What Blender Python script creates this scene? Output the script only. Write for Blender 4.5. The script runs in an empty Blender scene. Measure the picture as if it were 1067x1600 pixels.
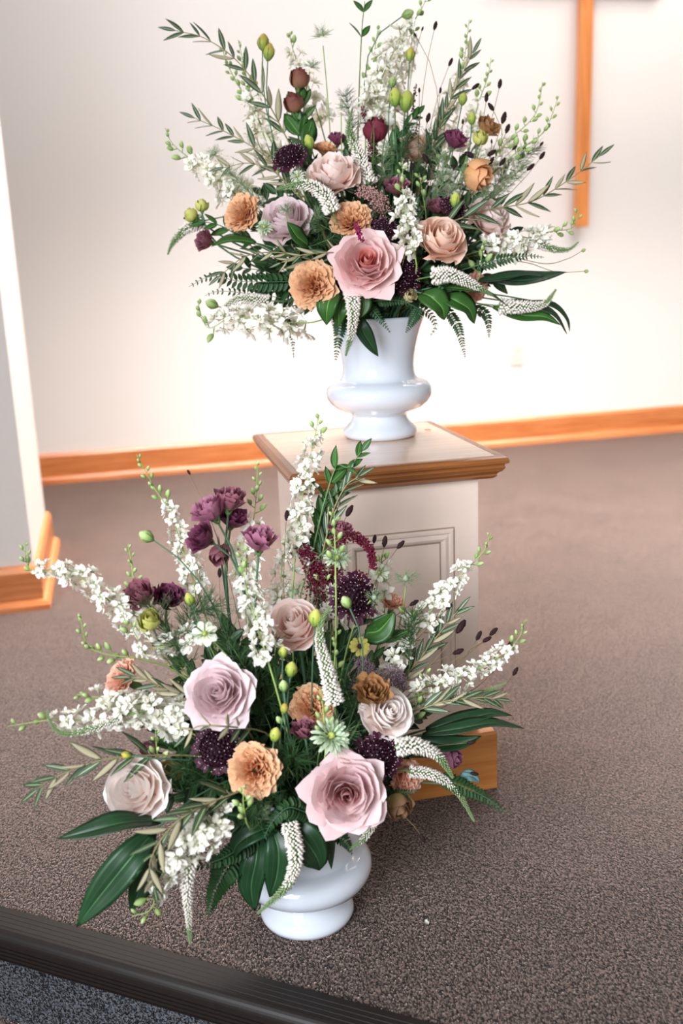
import bpy, math, random
import numpy as np
from mathutils import Vector, Matrix
from math import sin, cos, pi, radians, sqrt, exp

random.seed(7)
SC = bpy.context.scene
COL = SC.collection

# ---------------------------------------------------------------- camera, world, lights, exposure
W, HGT, FPX = 1067, 1600, 1600 * 35.0 / 36.0
EYE = Vector((0.0, 0.0, 1.12))
PITCH, ROLL, YAW = radians(14.5), radians(-2.2), radians(12.7)
CFW = Vector((sin(YAW) * cos(PITCH), cos(YAW) * cos(PITCH), -sin(PITCH)))
_r = Vector((cos(YAW), -sin(YAW), 0.0))
_u = _r.cross(CFW)
CRT = _r * cos(ROLL) + _u * sin(ROLL)
CUP = -_r * sin(ROLL) + _u * cos(ROLL)
cd = bpy.data.cameras.new('camera')
cam = bpy.data.objects.new('camera', cd)
COL.objects.link(cam)
cam.matrix_world = Matrix(((CRT.x, CUP.x, -CFW.x, EYE.x), (CRT.y, CUP.y, -CFW.y, EYE.y), (CRT.z, CUP.z, -CFW.z, EYE.z), (0, 0, 0, 1)))
cd.sensor_fit = 'VERTICAL'
cd.sensor_height = 36.0
cd.sensor_width = 24.0
cd.lens = 35.0
cd.clip_start = 0.05
cd.clip_end = 60
cd.dof.use_dof = True
cd.dof.focus_distance = 1.76
cd.dof.aperture_fstop = 2.8
SC.camera = cam

wd = bpy.data.worlds.new('world')
SC.world = wd
wd.use_nodes = True
bg = wd.node_tree.nodes['Background']
bg.inputs[0].default_value = (1.0, 0.985, 0.975, 1)
bg.inputs[1].default_value = 0.38


def area(name, loc, target, sx, sy, power, color):
    l = bpy.data.lights.new(name, 'AREA')
    l.shape = 'RECTANGLE'
    l.size, l.size_y, l.energy, l.color = sx, sy, power, color
    o = bpy.data.objects.new(name, l)
    COL.objects.link(o)
    o.location = loc
    o.rotation_euler = (Vector(target) - Vector(loc)).to_track_quat('-Z', 'Y').to_euler()
    return o


area('window_daylight', (-1.35, -0.7, 1.60), (2.0, 1.25, 0.70), 1.5, 1.7, 96, (0.87, 0.93, 1.0)).data.spread = radians(118)
area('ceiling_lamp_back', (1.8, 3.66, 3.2), (1.8, 3.67, 0.0), 4.2, 0.6, 212, (1.0, 0.89, 0.83)).data.spread = radians(86)
area('ceiling_lamp_wall', (1.2, 3.2, 3.25), (1.2, 5.4, 1.5), 4.4, 0.5, 52, (1.0, 0.985, 0.98))
area('ceiling_lamp_cross', (3.2, 4.5, 3.2), (2.7, 5.3, 1.0), 0.9, 0.5, 12, (1.0, 0.80, 0.64))

SC.view_settings.view_transform = 'Standard'
SC.view_settings.look = 'None'
SC.view_settings.gamma = 1.0
SC.view_settings.use_curve_mapping = False
SC.view_settings.exposure = 0.0


# ---------------------------------------------------------------- helpers
def lin(h):
    h = h.lstrip('#')
    out = []
    for i in (0, 2, 4):
        c = int(h[i:i + 2], 16) / 255.0
        out.append(c / 12.92 if c <= 0.04045 else ((c + 0.055) / 1.055) ** 2.4)
    return (*out, 1.0)


MATS = {}


def mat(name, stops, rough=0.55, trans=0.0, spec=0.3, coat=0.0, vary=0.10, noise=None, axis='v', bump=0.0, sheen=0.0):
    """Principled (+ translucency). STOPS: one colour, or [(pos, colour)...] along the piece's own UV (base to tip)."""
    if name in MATS:
        return MATS[name]
    m = bpy.data.materials.new(name)
    m.use_nodes = True
    nt = m.node_tree
    N, L = nt.nodes, nt.links
    b = N['Principled BSDF']
    b.inputs['Roughness'].default_value = rough
    b.inputs['Specular IOR Level'].default_value = spec
    b.inputs['Coat Weight'].default_value = coat
    b.inputs['Coat Roughness'].default_value = 0.08
    if sheen:
        b.inputs['Sheen Weight'].default_value = sheen
    if isinstance(stops, str):
        rgb = N.new('ShaderNodeRGB')
        rgb.outputs[0].default_value = lin(stops)
        col = rgb.outputs[0]
    else:
        uv = N.new('ShaderNodeUVMap')
        sp = N.new('ShaderNodeSeparateXYZ')
        L.new(uv.outputs[0], sp.inputs[0])
        src = sp.outputs['Y']
        if axis == 'u':
            a = N.new('ShaderNodeMath'); a.operation = 'SUBTRACT'; a.inputs[1].default_value = 0.5
            L.new(sp.outputs['X'], a.inputs[0])
            c = N.new('ShaderNodeMath'); c.operation = 'ABSOLUTE'
            L.new(a.outputs[0], c.inputs[0])
            src = c.outputs[0]
        rp = N.new('ShaderNodeValToRGB')
        el = rp.color_ramp.elements
        while len(el) > 1:
            el.remove(el[-1])
        el[0].position, el[0].color = stops[0][0], lin(stops[0][1])
        for p, h in stops[1:]:
            e = el.new(p); e.color = lin(h)
        L.new(src, rp.inputs[0])
        col = rp.outputs[0]
    hv = N.new('ShaderNodeHueSaturation')
    L.new(col, hv.inputs['Color'])
    oi = N.new('ShaderNodeObjectInfo')
    mr = N.new('ShaderNodeMapRange')
    mr.inputs['To Min'].default_value = 1 - vary
    mr.inputs['To Max'].default_value = 1 + vary
    L.new(oi.outputs['Random'], mr.inputs['Value'])
    if noise:
        tc = N.new('ShaderNodeTexCoord')
        nz = N.new('ShaderNodeTexNoise')
        nz.inputs['Scale'].default_value = noise[0]
        nz.inputs['Detail'].default_value = 3
        L.new(tc.outputs['Object'], nz.inputs['Vector'])
        m2 = N.new('ShaderNodeMapRange')
        m2.inputs['From Min'].default_value = 0.3
        m2.inputs['From Max'].default_value = 0.7
        m2.inputs['To Min'].default_value = 1 - noise[1]
        m2.inputs['To Max'].default_value = 1 + noise[1]
        L.new(nz.outputs['Fac'], m2.inputs['Value'])
        mu = N.new('ShaderNodeMath'); mu.operation = 'MULTIPLY'
        L.new(mr.outputs[0], mu.inputs[0]); L.new(m2.outputs[0], mu.inputs[1])
        L.new(mu.outputs[0], hv.inputs['Value'])
        if bump:
            bp = N.new('ShaderNodeBump')
            bp.inputs['Strength'].default_value = bump
            bp.inputs['Distance'].default_value = 0.002
            L.new(nz.outputs['Fac'], bp.inputs['Height'])
            L.new(bp.outputs[0], b.inputs['Normal'])
    else:
        L.new(mr.outputs[0], hv.inputs['Value'])
    L.new(hv.outputs[0], b.inputs['Base Color'])
    if trans:
        tr = N.new('ShaderNodeBsdfTranslucent')
        L.new(hv.outputs[0], tr.inputs['Color'])
        mx = N.new('ShaderNodeMixShader')
        mx.inputs[0].default_value = trans
        L.new(b.outputs[0], mx.inputs[1]); L.new(tr.outputs[0], mx.inputs[2])
        L.new(mx.outputs[0], N['Material Output'].inputs['Surface'])
    MATS[name] = m
    return m


class MB:
    """Collects vertices and faces of one mesh."""

    def __init__(s):
        s.v, s.uv, s.f, s.m = [], [], [], []

    def vert(s, p, uv=(0.5, 0.5)):
        s.v.append((p[0], p[1], p[2])); s.uv.append(uv)
        return len(s.v) - 1

    def face(s, idx, m=0):
        s.f.append(tuple(idx)); s.m.append(m)

    def grid(s, rows, m=0, flip=False, closed=False):
        """rows: list of rows of vertex ids."""
        for a, b in zip(rows, rows[1:]):
            n = len(a)
            for i in range(n if closed else n - 1):
                j = (i + 1) % n
                q = (a[i], a[j], b[j], b[i])
                s.face(q[::-1] if flip else q, m)

    def tube(s, pts, rad, sides=5, m=0, cap=True, v0=0.0, v1=1.0):
        pts = [Vector(p) for p in pts]
        n = len(pts)
        rows, ref = [], None
        for i, p in enumerate(pts):
            t = pts[min(i + 1, n - 1)] - pts[max(i - 1, 0)]
            t = t.normalized() if t.length > 1e-9 else Vector((0, 0, 1))
            if ref is None:
                ref = t.orthogonal()
            a = ref - t * ref.dot(t)
            a = a.normalized() if a.length > 1e-6 else t.orthogonal().normalized()
            ref = a
            b = t.cross(a)
            r = rad[i] if isinstance(rad, (list, tuple)) else rad
            vv = v0 + (v1 - v0) * i / max(n - 1, 1)
            rows.append([s.vert(p + (a * cos(2 * pi * k / sides) + b * sin(2 * pi * k / sides)) * r, (k / sides, vv)) for k in range(sides)])
        s.grid(rows, m, closed=True)
        if cap:
            s.face(rows[0][::-1], m); s.face(rows[-1], m)

    def octa(s, c, d, ln, r, m=0, v=0.5):
        """an elongated eight-sided bead from c along d"""
        d = Vector(d).normalized(); a = d.orthogonal().normalized(); b = d.cross(a)
        c = Vector(c)
        lo, hi = s.vert(c, (0.5, v)), s.vert(c + d * ln, (0.5, v))
        mid = c + d * ln * 0.6
        ring = [s.vert(mid + x, (0.5, v)) for x in (a * r, b * r, -a * r, -b * r)]
        for k in range(4):
            s.face((lo, ring[(k + 1) % 4], ring[k]), m); s.face((hi, ring[k], ring[(k + 1) % 4]), m)

    def lathe(s, prof, n=48, m=0, cap0=False, cap1=False):
        rows = []
        for r, z in prof:
            rows.append([s.vert((r * cos(2 * pi * k / n), r * sin(2 * pi * k / n), z), (k / n, 0)) for k in range(n)])
        s.grid(rows, m, closed=True)
        if cap0: s.face(rows[0][::-1], m)
        if cap1: s.face(rows[-1], m)

    def box(s, lo, hi, m=0):
        x0, y0, z0 = lo; x1, y1, z1 = hi
        i = [s.vert(p) for p in ((x0, y0, z0), (x1, y0, z0), (x1, y1, z0), (x0, y1, z0), (x0, y0, z1), (x1, y0, z1), (x1, y1, z1), (x0, y1, z1))]
        for q in ((0, 3, 2, 1), (4, 5, 6, 7), (0, 1, 5, 4), (1, 2, 6, 5), (2, 3, 7, 6), (3, 0, 4, 7)):
            s.face([i[k] for k in q], m)

    def rect_lathe(s, x0, x1, y0, y1, prof, m=0, cap0=False, cap1=False):
        """prof: (offset outwards, z) swept round a rectangle with mitred corners"""
        rows = []
        for o, z in prof:
            rows.append([s.vert(p) for p in ((x0 - o, y0 - o, z), (x1 + o, y0 - o, z), (x1 + o, y1 + o, z), (x0 - o, y1 + o, z))])
        s.grid(rows, m, closed=True)
        if cap0: s.face(rows[0][::-1], m)
        if cap1: s.face(rows[-1], m)

    def mesh(s, name, mats, smooth=True):
        me = bpy.data.meshes.new(name)
        me.from_pydata(s.v, [], s.f)
        for m in (mats if isinstance(mats, (list, tuple)) else [mats]):
            me.materials.append(m)
        me.polygons.foreach_set('material_index', s.m)
        me.polygons.foreach_set('use_smooth', [smooth] * len(s.f))
        ul = me.uv_layers.new(name='UVMap')
        li = np.empty(len(me.loops), dtype=np.int32)
        me.loops.foreach_get('vertex_index', li)
        ul.data.foreach_set('uv', np.asarray(s.uv, dtype=np.float32)[li].ravel())
        me.update()
        return me


WORLD = {}


def thing(name, label, cat, loc, group=None):
    o = bpy.data.objects.new(name, None)
    o.empty_display_size = 0.02
    COL.objects.link(o)
    o.location = loc
    o['label'] = label
    o['category'] = cat
    if group: o['group'] = group
    WORLD[o.name] = Matrix.Translation(Vector(loc))
    return o


def part(name, me, parent, M=None, stuff=False, label=None):
    """M: where it stands in the world."""
    o = bpy.data.objects.new(name, me)
    COL.objects.link(o)
    M = M if M is not None else Matrix.Identity(4)
    if parent:
        o.parent = parent
        o.matrix_basis = WORLD[parent.name].inverted() @ M
    else:
        o.matrix_basis = M
    WORLD[o.name] = M
    if stuff: o['kind'] = 'stuff'
    if label: o['label'] = label
    return o


def structure(name, me):
    o = part(name, me, None)
    o['kind'] = 'structure'
    return o


def frame_mat(p, z, xhint=None, roll=None, s=1.0):
    """matrix with local Z along z at p"""
    z = Vector(z).normalized()
    x = Vector(xhint) if xhint is not None else z.orthogonal()
    x = x - z * x.dot(z)
    x = x.normalized() if x.length > 1e-6 else z.orthogonal().normalized()
    y = z.cross(x)
    if roll:
        x, y = x * cos(roll) + y * sin(roll), -x * sin(roll) + y * cos(roll)
    sx = s if isinstance(s, (tuple, list)) else (s, s, s)
    return Matrix(((x.x * sx[0], y.x * sx[1], z.x * sx[2], p[0]), (x.y * sx[0], y.y * sx[1], z.y * sx[2], p[1]), (x.z * sx[0], y.z * sx[1], z.z * sx[2], p[2]), (0, 0, 0, 1)))


def bez(a, b, c, d, n):
    out = []
    for i in range(n + 1):
        t = i / n; u = 1 - t
        out.append(a * u ** 3 + b * 3 * u * u * t + c * 3 * u * t * t + d * t ** 3)
    return out


def spline(P, per=6):
    """Catmull-Rom through P"""
    P = [Vector(p) for p in P]
    if len(P) == 2:
        return [P[0].lerp(P[1], i / per) for i in range(per + 1)]
    Q = [P[0] * 2 - P[1]] + P + [P[-1] * 2 - P[-2]]
    out = []
    for i in range(1, len(Q) - 2):
        a, b, c, d = Q[i - 1:i + 3]
        for k in range(per):
            t = k / per
            out.append(0.5 * ((2 * b) + (c - a) * t + (2 * a - 5 * b + 4 * c - d) * t * t + (3 * b - a - 3 * c + d) * t ** 3))
    out.append(P[-1])
    return out


def resample(pts, n):
    L = [0.0]
    for a, b in zip(pts, pts[1:]): L.append(L[-1] + (b - a).length)
    out, k = [], 0
    for i in range(n + 1):
        s = L[-1] * i / n
        while k < len(pts) - 2 and L[k + 1] < s: k += 1
        h = L[k + 1] - L[k]
        out.append(pts[k].lerp(pts[k + 1], (s - L[k]) / h if h > 1e-9 else 0))
    return out, L[-1]


# ---------------------------------------------------------------- the two arrangements and where a photograph point lies in them
class Arr:
    def __init__(s, x, y, z):
        s.c = Vector((x, y, z)); s.rim = Vector((x, y, z + 0.25))
        n = Vector((EYE.x - x, EYE.y - y, 0)).normalized()
        s.n = n
        s.heroes = []


UP = Arr(0.570, 2.110, 0.727)
LO = Arr(0.250, 1.505, 0.0)


def at(px, py, d, B):
    ray = CRT * ((px - W / 2) / FPX) - CUP * ((py - HGT / 2) / FPX) + CFW
    t = ((B.c + B.n * d) - EYE).dot(B.n) / ray.dot(B.n)
    return EYE + ray * t


def mpp(p):
    return (Vector(p) - EYE).dot(CFW) / FPX


def vdir(v):
    """view-relative (right, up, towards the viewer) to a direction"""
    return (CRT * v[0] + CUP * v[1] - CFW * v[2]).normalized()


def stem_path(B, tgt, tdir, n=9):
    tgt = Vector(tgt); tdir = Vector(tdir).normalized()
    h = Vector((tgt.x - B.c.x, tgt.y - B.c.y, 0))
    out = h.normalized() if h.length > 1e-4 else Vector((0, -1, 0))
    jit = Vector((random.uniform(-1, 1), random.uniform(-1, 1), 0)) * 0.016
    base = B.c + Vector((0, 0, 0.075)) + jit
    m = B.rim + out * min(0.05, h.length * 0.35) + jit * 1.2
    L = (tgt - m).length
    p1 = m + Vector((0, 0, 1)) * max(0.05, 0.3 * L) + out * 0.12 * L
    p2 = tgt - tdir * 0.33 * L
    return base, [base] + bez(m, p1, p2, tgt, n)


# ---- labels that say which one: a description and the nearest flower that is easy to find
HERO = []          # (px, py, B, short name)
USED = set()
PENDING = []


def hero(px, py, B, short):
    HERO.append((px, py, B, short))


def later_label(o, desc, px, py, B):
    PENDING.append((o, desc, px, py, B))


def write_labels():
    for o, desc, px, py, B in PENDING:
        c = sorted((h for h in HERO if h[2] is B), key=lambda h: (h[0] - px) ** 2 + (h[1] - py) ** 2)
        for h in c:
            dx, dy = px - h[0], py - h[1]
            dist = sqrt(dx * dx + dy * dy)
            if abs(dx) > abs(dy):
                w = 'on the cross side of' if dx > 0 else 'on the pier side of'
            else:
                w = 'below' if dy > 0 else 'above'
            far = 'close ' if dist < 70 else ('' if dist < 140 else 'far ')
            lab = f'{desc} {far}{w} {h[3]}'
            if lab not in USED and len(lab.split()) <= 16:
                break
        USED.add(lab)
        o['label'] = lab


# ---------------------------------------------------------------- materials of the room
def carpet(name, dark, light, scale=440.0, sheen=1.0, spec=0.34):
    m = bpy.data.materials.new(name); m.use_nodes = True
    nt = m.node_tree; N, L = nt.nodes, nt.links
    b = N['Principled BSDF']
    b.inputs['Roughness'].default_value = 0.68
    b.inputs['Specular IOR Level'].default_value = spec
    b.inputs['Sheen Weight'].default_value = sheen
    b.inputs['Sheen Roughness'].default_value = 0.25
    b.inputs['Sheen Tint'].default_value = lin('#f0d8cc')
    tc = N.new('ShaderNodeTexCoord')
    vo = N.new('ShaderNodeTexVoronoi'); vo.inputs['Scale'].default_value = scale
    nz = N.new('ShaderNodeTexNoise'); nz.inputs['Scale'].default_value = scale * 0.55; nz.inputs['Detail'].default_value = 2
    mp = N.new('ShaderNodeMapping'); mp.inputs['Rotation'].default_value = (0, 0, radians(35)); mp.inputs['Scale'].default_value = (1.0, 0.55, 1.0)
    L.new(tc.outputs['Object'], mp.inputs[0])
    L.new(mp.outputs[0], vo.inputs['Vector']); L.new(mp.outputs[0], nz.inputs['Vector'])
    big = N.new('ShaderNodeTexNoise'); big.inputs['Scale'].default_value = 5.0; big.inputs['Detail'].default_value = 3
    L.new(tc.outputs['Object'], big.inputs['Vector'])
    inv = N.new('ShaderNodeMath'); inv.operation = 'MULTIPLY_ADD'; inv.inputs[1].default_value = -0.62; inv.inputs[2].default_value = 0.62
    L.new(vo.outputs['Distance'], inv.inputs[0])
    ad = N.new('ShaderNodeMath'); ad.operation = 'ADD'
    L.new(inv.outputs[0], ad.inputs[0])
    sc = N.new('ShaderNodeMath'); sc.operation = 'MULTIPLY_ADD'; sc.inputs[1].default_value = 1.5; sc.inputs[2].default_value = -0.62
    L.new(nz.outputs['Fac'], sc.inputs[0]); L.new(sc.outputs[0], ad.inputs[1])
    bm = N.new('ShaderNodeMath'); bm.operation = 'MULTIPLY_ADD'; bm.inputs[1].default_value = 0.14; bm.inputs[2].default_value = -0.07
    L.new(big.outputs['Fac'], bm.inputs[0])
    a2 = N.new('ShaderNodeMath'); a2.operation = 'ADD'
    L.new(ad.outputs[0], a2.inputs[0]); L.new(bm.outputs[0], a2.inputs[1])
    rp = N.new('ShaderNodeValToRGB')
    rp.color_ramp.elements[0].position = 0.34; rp.color_ramp.elements[0].color = lin(dark)
    rp.color_ramp.elements[1].position = 0.66; rp.color_ramp.elements[1].color = lin(light)
    L.new(a2.outputs[0], rp.inputs[0])
    L.new(rp.outputs[0], b.inputs['Base Color'])
    bp = N.new('ShaderNodeBump'); bp.inputs['Strength'].default_value = 0.9; bp.inputs['Distance'].default_value = 0.004
    L.new(ad.outputs[0], bp.inputs['Height']); L.new(bp.outputs[0], b.inputs['Normal'])
    return m


def wood(name, dark, light, along='X', rough=0.35, coat=0.3, scale=6.0):
    m = bpy.data.materials.new(name); m.use_nodes = True
    nt = m.node_tree; N, L = nt.nodes, nt.links
    b = N['Principled BSDF']
    b.inputs['Roughness'].default_value = rough
    b.inputs['Coat Weight'].default_value = coat
    b.inputs['Coat Roughness'].default_value = 0.2
    tc = N.new('ShaderNodeTexCoord')
    mp = N.new('ShaderNodeMapping')
    st = [9.0, 9.0, 9.0]; st['XYZ'.index(along)] = 0.7
    mp.inputs['Scale'].default_value = st
    L.new(tc.outputs['Object'], mp.inputs[0])
    nz = N.new('ShaderNodeTexNoise'); nz.inputs['Scale'].default_value = scale; nz.inputs['Detail'].default_value = 6; nz.inputs['Distortion'].default_value = 0.6
    L.new(mp.outputs[0], nz.inputs['Vector'])
    rp = N.new('ShaderNodeValToRGB')
    rp.color_ramp.elements[0].position = 0.3; rp.color_ramp.elements[0].color = lin(dark)
    rp.color_ramp.elements[1].position = 0.68; rp.color_ramp.elements[1].color = lin(light)
    L.new(nz.outputs['Fac'], rp.inputs[0]); L.new(rp.outputs[0], b.inputs['Base Color'])
    return m


def paint(name, col, rough=0.75, spec=0.2, coat=0.0):
    m = mat(name, col, rough=rough, spec=spec, coat=coat, vary=0.0, noise=(60.0, 0.012))
    return m


M_CARPET = carpet('taupe_loop_carpet', '#120d0b', '#7d675e')
M_CARPET_RISER = carpet('grey_riser_carpet', '#0e0f12', '#696e75', 440.0, 0.1, 0.1)
M_WALL = paint('warm_white_wall_paint', '#f2eeea')
M_PIER = paint('shaded_wall_paint', '#eae3dd')  # wall paint toned down; the pier's shade is put into the colour
M_OAK_X = wood('orange_oak_trim', '#c06c36', '#dd8e56', 'X')
M_OAK_Y = wood('orange_oak_trim_side', '#c06c36', '#dd8e56', 'Y')
M_OAK_Z = wood('orange_oak_cross', '#d57c3a', '#ec9a56', 'Z')
M_OAK_SHADED = wood('oak_edge_moulding', '#7c481d', '#985c2e', 'X', rough=0.3)  # oak darkened: the shade on the moulding is put into its colour
M_OAK_BASE = wood('oak_plinth', '#b0682c', '#cf8a48', 'X', rough=0.4)
M_TOP = wood('oak_top_panel', '#d6b195', '#e3c2a8', 'X', rough=0.22, coat=0.6)
M_PED = paint('cream_pedestal_paint', '#e6cfc0', rough=0.5, spec=0.3)
M_PEDM = paint('cream_panel_moulding_paint', '#e2cdbf', rough=0.4, spec=0.4)
M_EDGE_LINE = paint('brown_edge_line', '#9a8676', rough=0.6)
M_CER = mat('white_glazed_ceramic', '#d3d8e1', rough=0.12, spec=0.6, coat=0.7, vary=0.0)
M_RUB = mat('brown_black_rubber', '#1d1714', rough=0.48, spec=0.35, vary=0.0, noise=(90.0, 0.12))
M_PLATE = paint('ivory_outlet_plastic', '#f3ebde', rough=0.4, spec=0.4)
M_SLOT = paint('dark_slot', '#4a4038')


# ---------------------------------------------------------------- the room
EDGE0 = Vector((-0.283, 1.67, 0)); ED = Vector((0.81, -0.587, 0)).normalized(); EN = Vector((-ED.y * -1, -ED.x, 0)); EN = Vector((ED.y, -ED.x, 0))
STEP = 0.185


def prism(pts, z0, z1, m, name):
    b = MB()
    lo = [b.vert((x, y, z0)) for x, y in pts]; hi = [b.vert((x, y, z1)) for x, y in pts]
    n = len(pts)
    for i in range(n): b.face((lo[i], lo[(i + 1) % n], hi[(i + 1) % n], hi[i]))
    b.face(lo[::-1]); b.face(hi)
    return b.mesh(name, m, smooth=False)


ea, eb = EDGE0 - ED * 2.6, EDGE0 + ED * 4.2
structure('floor', prism([(ea.x, ea.y), (eb.x, eb.y), (4.6, eb.y), (4.6, 5.4), (ea.x, 5.4)], -0.05, 0.0, M_CARPET, 'stage_carpet'))
pa, pb = ea + EN * 0.05, eb + EN * 0.05
b = MB()
i = [b.vert(p) for p in ((pa.x, pa.y, -STEP - .02), (pb.x, pb.y, -STEP - .02), (pb.x, pb.y, -0.03), (pa.x, pa.y, -0.03))]
i += [b.vert(b.v[k] if False else (b.v[k][0] - EN.x * .04, b.v[k][1] - EN.y * .04, b.v[k][2])) for k in range(4)]
for q in ((0, 1, 2, 3), (7, 6, 5, 4), (0, 4, 5, 1), (3, 2, 6, 7), (0, 3, 7, 4), (1, 5, 6, 2)): b.face([i[k] for k in q])
structure('wall_front', b.mesh('carpeted_riser', M_CARPET_RISER, smooth=False))
qa, qb = pa + EN * 2.6, pb + EN * 2.6
structure('floor.001', prism([(pa.x, pa.y), (qa.x, qa.y), (qb.x, qb.y), (pb.x, pb.y)], -STEP - 0.05, -STEP, M_CARPET, 'lower_carpet'))

# ribbed rubber nosing along the step
prof = [(-0.004, 0.0), (-0.002, 0.0045)]
for k in range(4):
    s = 0.002 + k * 0.0100
    prof += [(s, 0.0045), (s + 0.0084, 0.0045), (s + 0.0087, 0.0039), (s + 0.0096, 0.0039)]
prof += [(0.0435, 0.0048), (0.048, 0.0042), (0.052, 0.0026), (0.0555, 0.0), (0.058, -0.0032), (0.0597, -0.007), (0.0605, -0.011), (0.0606, -0.0155)]
for k in range(4):
    z = -0.017 - k * 0.0078
    prof += [(0.0605, z), (0.0605, z - 0.0052), (0.0575, z - 0.0058), (0.0575, z - 0.0068), (0.0612, z - 0.0071)]
prof += [(0.0605, -0.050), (0.058, -0.053), (0.049, -0.053)]
b = MB()
rows = []
for s in (-2.6, 4.2):
    q = EDGE0 + ED * s
    rows.append([b.vert((q.x + EN.x * o, q.y + EN.y * o, z)) for o, z in prof])
b.grid(rows, flip=True)
structure('trim_1', b.mesh('ribbed_step_nosing', M_RUB, smooth=False))

# back wall with its baseboard
b = MB(); b.box((-3.0, 5.4, -0.02), (4.6, 5.52, 3.4))
structure('wall_back', b.mesh('wall_back', M_WALL, smooth=False))


def run_x(x0, x1, y, pr, m, name):
    """profile (offset towards the viewer, z) along x"""
    b = MB()
    rows = [[b.vert((x, y - o, z)) for o, z in pr] for x in (x0, x1)]
    b.grid(rows)
    b.face(rows[0]); b.face(rows[1][::-1])
    return b.mesh(name, m, smooth=False)


BOARD = [(0.0, 0.158), (0.012, 0.156), (0.022, 0.143), (0.022, 0.0), (0.0, 0.0)]
SHOE = [(0.0215, 0.036), (0.028, 0.034), (0.038, 0.022), (0.042, 0.0), (0.0215, 0.0)]
bb = structure('baseboard_back', run_x(-3.0, 4.6, 5.4, BOARD, M_OAK_X, 'baseboard'))
part('shoe_moulding', run_x(-3.0, 4.6, 5.4, SHOE, M_OAK_X, 'shoe_moulding'), bb)

# the wall end that juts in on the pier side
b = MB(); b.box((-3.0, 3.36, 0.0), (-0.312, 4.11, 3.4))
structure('wall_left', b.mesh('wall_pier', M_PIER, smooth=False))
b = MB(); b.rect_lathe(-3.0, -0.312, 3.36, 4.11, [(0.022, 0.0), (0.022, 0.128), (0.014, 0.146), (0.0, 0.15)])
bl = structure('baseboard_left', b.mesh('baseboard_pier', M_OAK_X, smooth=False))
b = MB(); b.rect_lathe(-3.0, -0.312, 3.36, 4.11, [(0.044, 0.0), (0.042, 0.016), (0.032, 0.030), (0.0215, 0.034)])
part('shoe_moulding', b.mesh('shoe_pier', M_OAK_X, smooth=False), bl)

# wooden cross standing off the wall
t = thing('wooden_cross', 'plain orange oak cross mounted on the white back wall', 'cross', (2.636, 5.36, 1.22))


def bevel_box(lo, hi, e, m, name):
    b = MB()
    x0, y0, z0 = lo; x1, y1, z1 = hi
    b.rect_lathe(x0 + e, x1 - e, y0 + e, y1 - e, [(-e, z0), (0, z0), (e, z0 + e), (e, z1 - e), (0, z1), (-e, z1)], cap0=True, cap1=True)
    return b.mesh(name, m, smooth=False)


part('upright_beam', bevel_box((2.601, 5.31, 1.22), (2.671, 5.36, 3.0), 0.004, M_OAK_Z, 'upright'), t)
part('crossbar', bevel_box((2.17, 5.31, 2.425), (3.10, 5.36, 2.495), 0.004, M_OAK_X, 'crossbar'), t)
for z in (1.6, 2.7):
    b = MB(); b.box((2.62, 5.36, z - .02), (2.652, 5.40, z + .02))
    part('mounting_block', b.mesh('block', M_OAK_Z, smooth=False), t)

# power outlet
t = thing('power_outlet', 'small ivory power outlet low on the white back wall', 'outlet', (2.29, 5.4, 0.52))
part('cover_plate', bevel_box((2.252, 5.393, 0.462), (2.328, 5.4, 0.582), 0.002, M_PLATE, 'plate'), t)
for z in (0.498, 0.546):
    b = MB(); b.box((2.274, 5.3905, z - .015), (2.306, 5.3935, z + .015))
    s = part('socket', b.mesh('socket', M_PLATE, smooth=False), t)
    for x in (2.283, 2.297):
        b = MB(); b.box((x - .0015, 5.390, z - .004), (x + .0015, 5.3908, z + .008))
        part('slot', b.mesh('slot', M_SLOT, smooth=False), s)

# ---------------------------------------------------------------- pedestal
PX0, PX1, PY0, PY1 = 0.305, 0.743, 1.785, 2.262
TZ = 0.727
ped = thing('pedestal', 'cream panelled pedestal with oak top and oak plinth on the carpet', 'pedestal', ((PX0 + PX1) / 2, (PY0 + PY1) / 2, 0))
BX0, BX1, BY0, BY1 = PX0 + 0.048, PX1 - 0.049, PY0 + 0.045, PY1 - 0.045
b = MB(); b.rect_lathe(PX0 + 0.022, PX1 - 0.022, PY0 + 0.022, PY1 - 0.022, [(0, TZ - 0.02), (0, TZ - 0.0012), (-0.0012, TZ)], cap1=True, cap0=True)
part('top_panel', b.mesh('top_panel', M_TOP, smooth=False), ped)
pr = [(0.0, TZ - 0.003), (0.0012, TZ - 0.0005), (0.013, TZ - 0.0005), (0.019, TZ - 0.003), (0.022, TZ - 0.009), (0.021, TZ - 0.014), (0.015, TZ - 0.0165),
      (0.0145, TZ - 0.020), (0.016, TZ - 0.023), (0.012, TZ - 0.030), (0.005, TZ - 0.035), (0.003, TZ - 0.038), (0.004, TZ - 0.041), (-0.003, TZ - 0.047), (-0.026, TZ - 0.048), (-0.026, TZ - 0.02)]
b = MB(); b.rect_lathe(PX0 + 0.022, PX1 - 0.022, PY0 + 0.022, PY1 - 0.022, pr)
part('edge_moulding', b.mesh('edge_moulding', M_OAK_SHADED, smooth=False), ped)
b = MB(); b.rect_lathe(BX0, BX1, BY0, BY1, [(0, 0.10), (0, TZ - 0.045)], cap0=True, cap1=True)
part('body', b.mesh('pedestal_body', M_PED, smooth=False), ped)
b = MB(); b.rect_lathe(BX0 - 0.022, BX1 + 0.022, BY0 - 0.022, BY1 + 0.022, [(0.006, 0.0), (0.008, 0.002), (0.008, 0.128), (0.004, 0.134), (-0.03, 0.134)], cap0=True)
part('plinth', b.mesh('plinth', M_OAK_BASE, smooth=False), ped)


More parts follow.
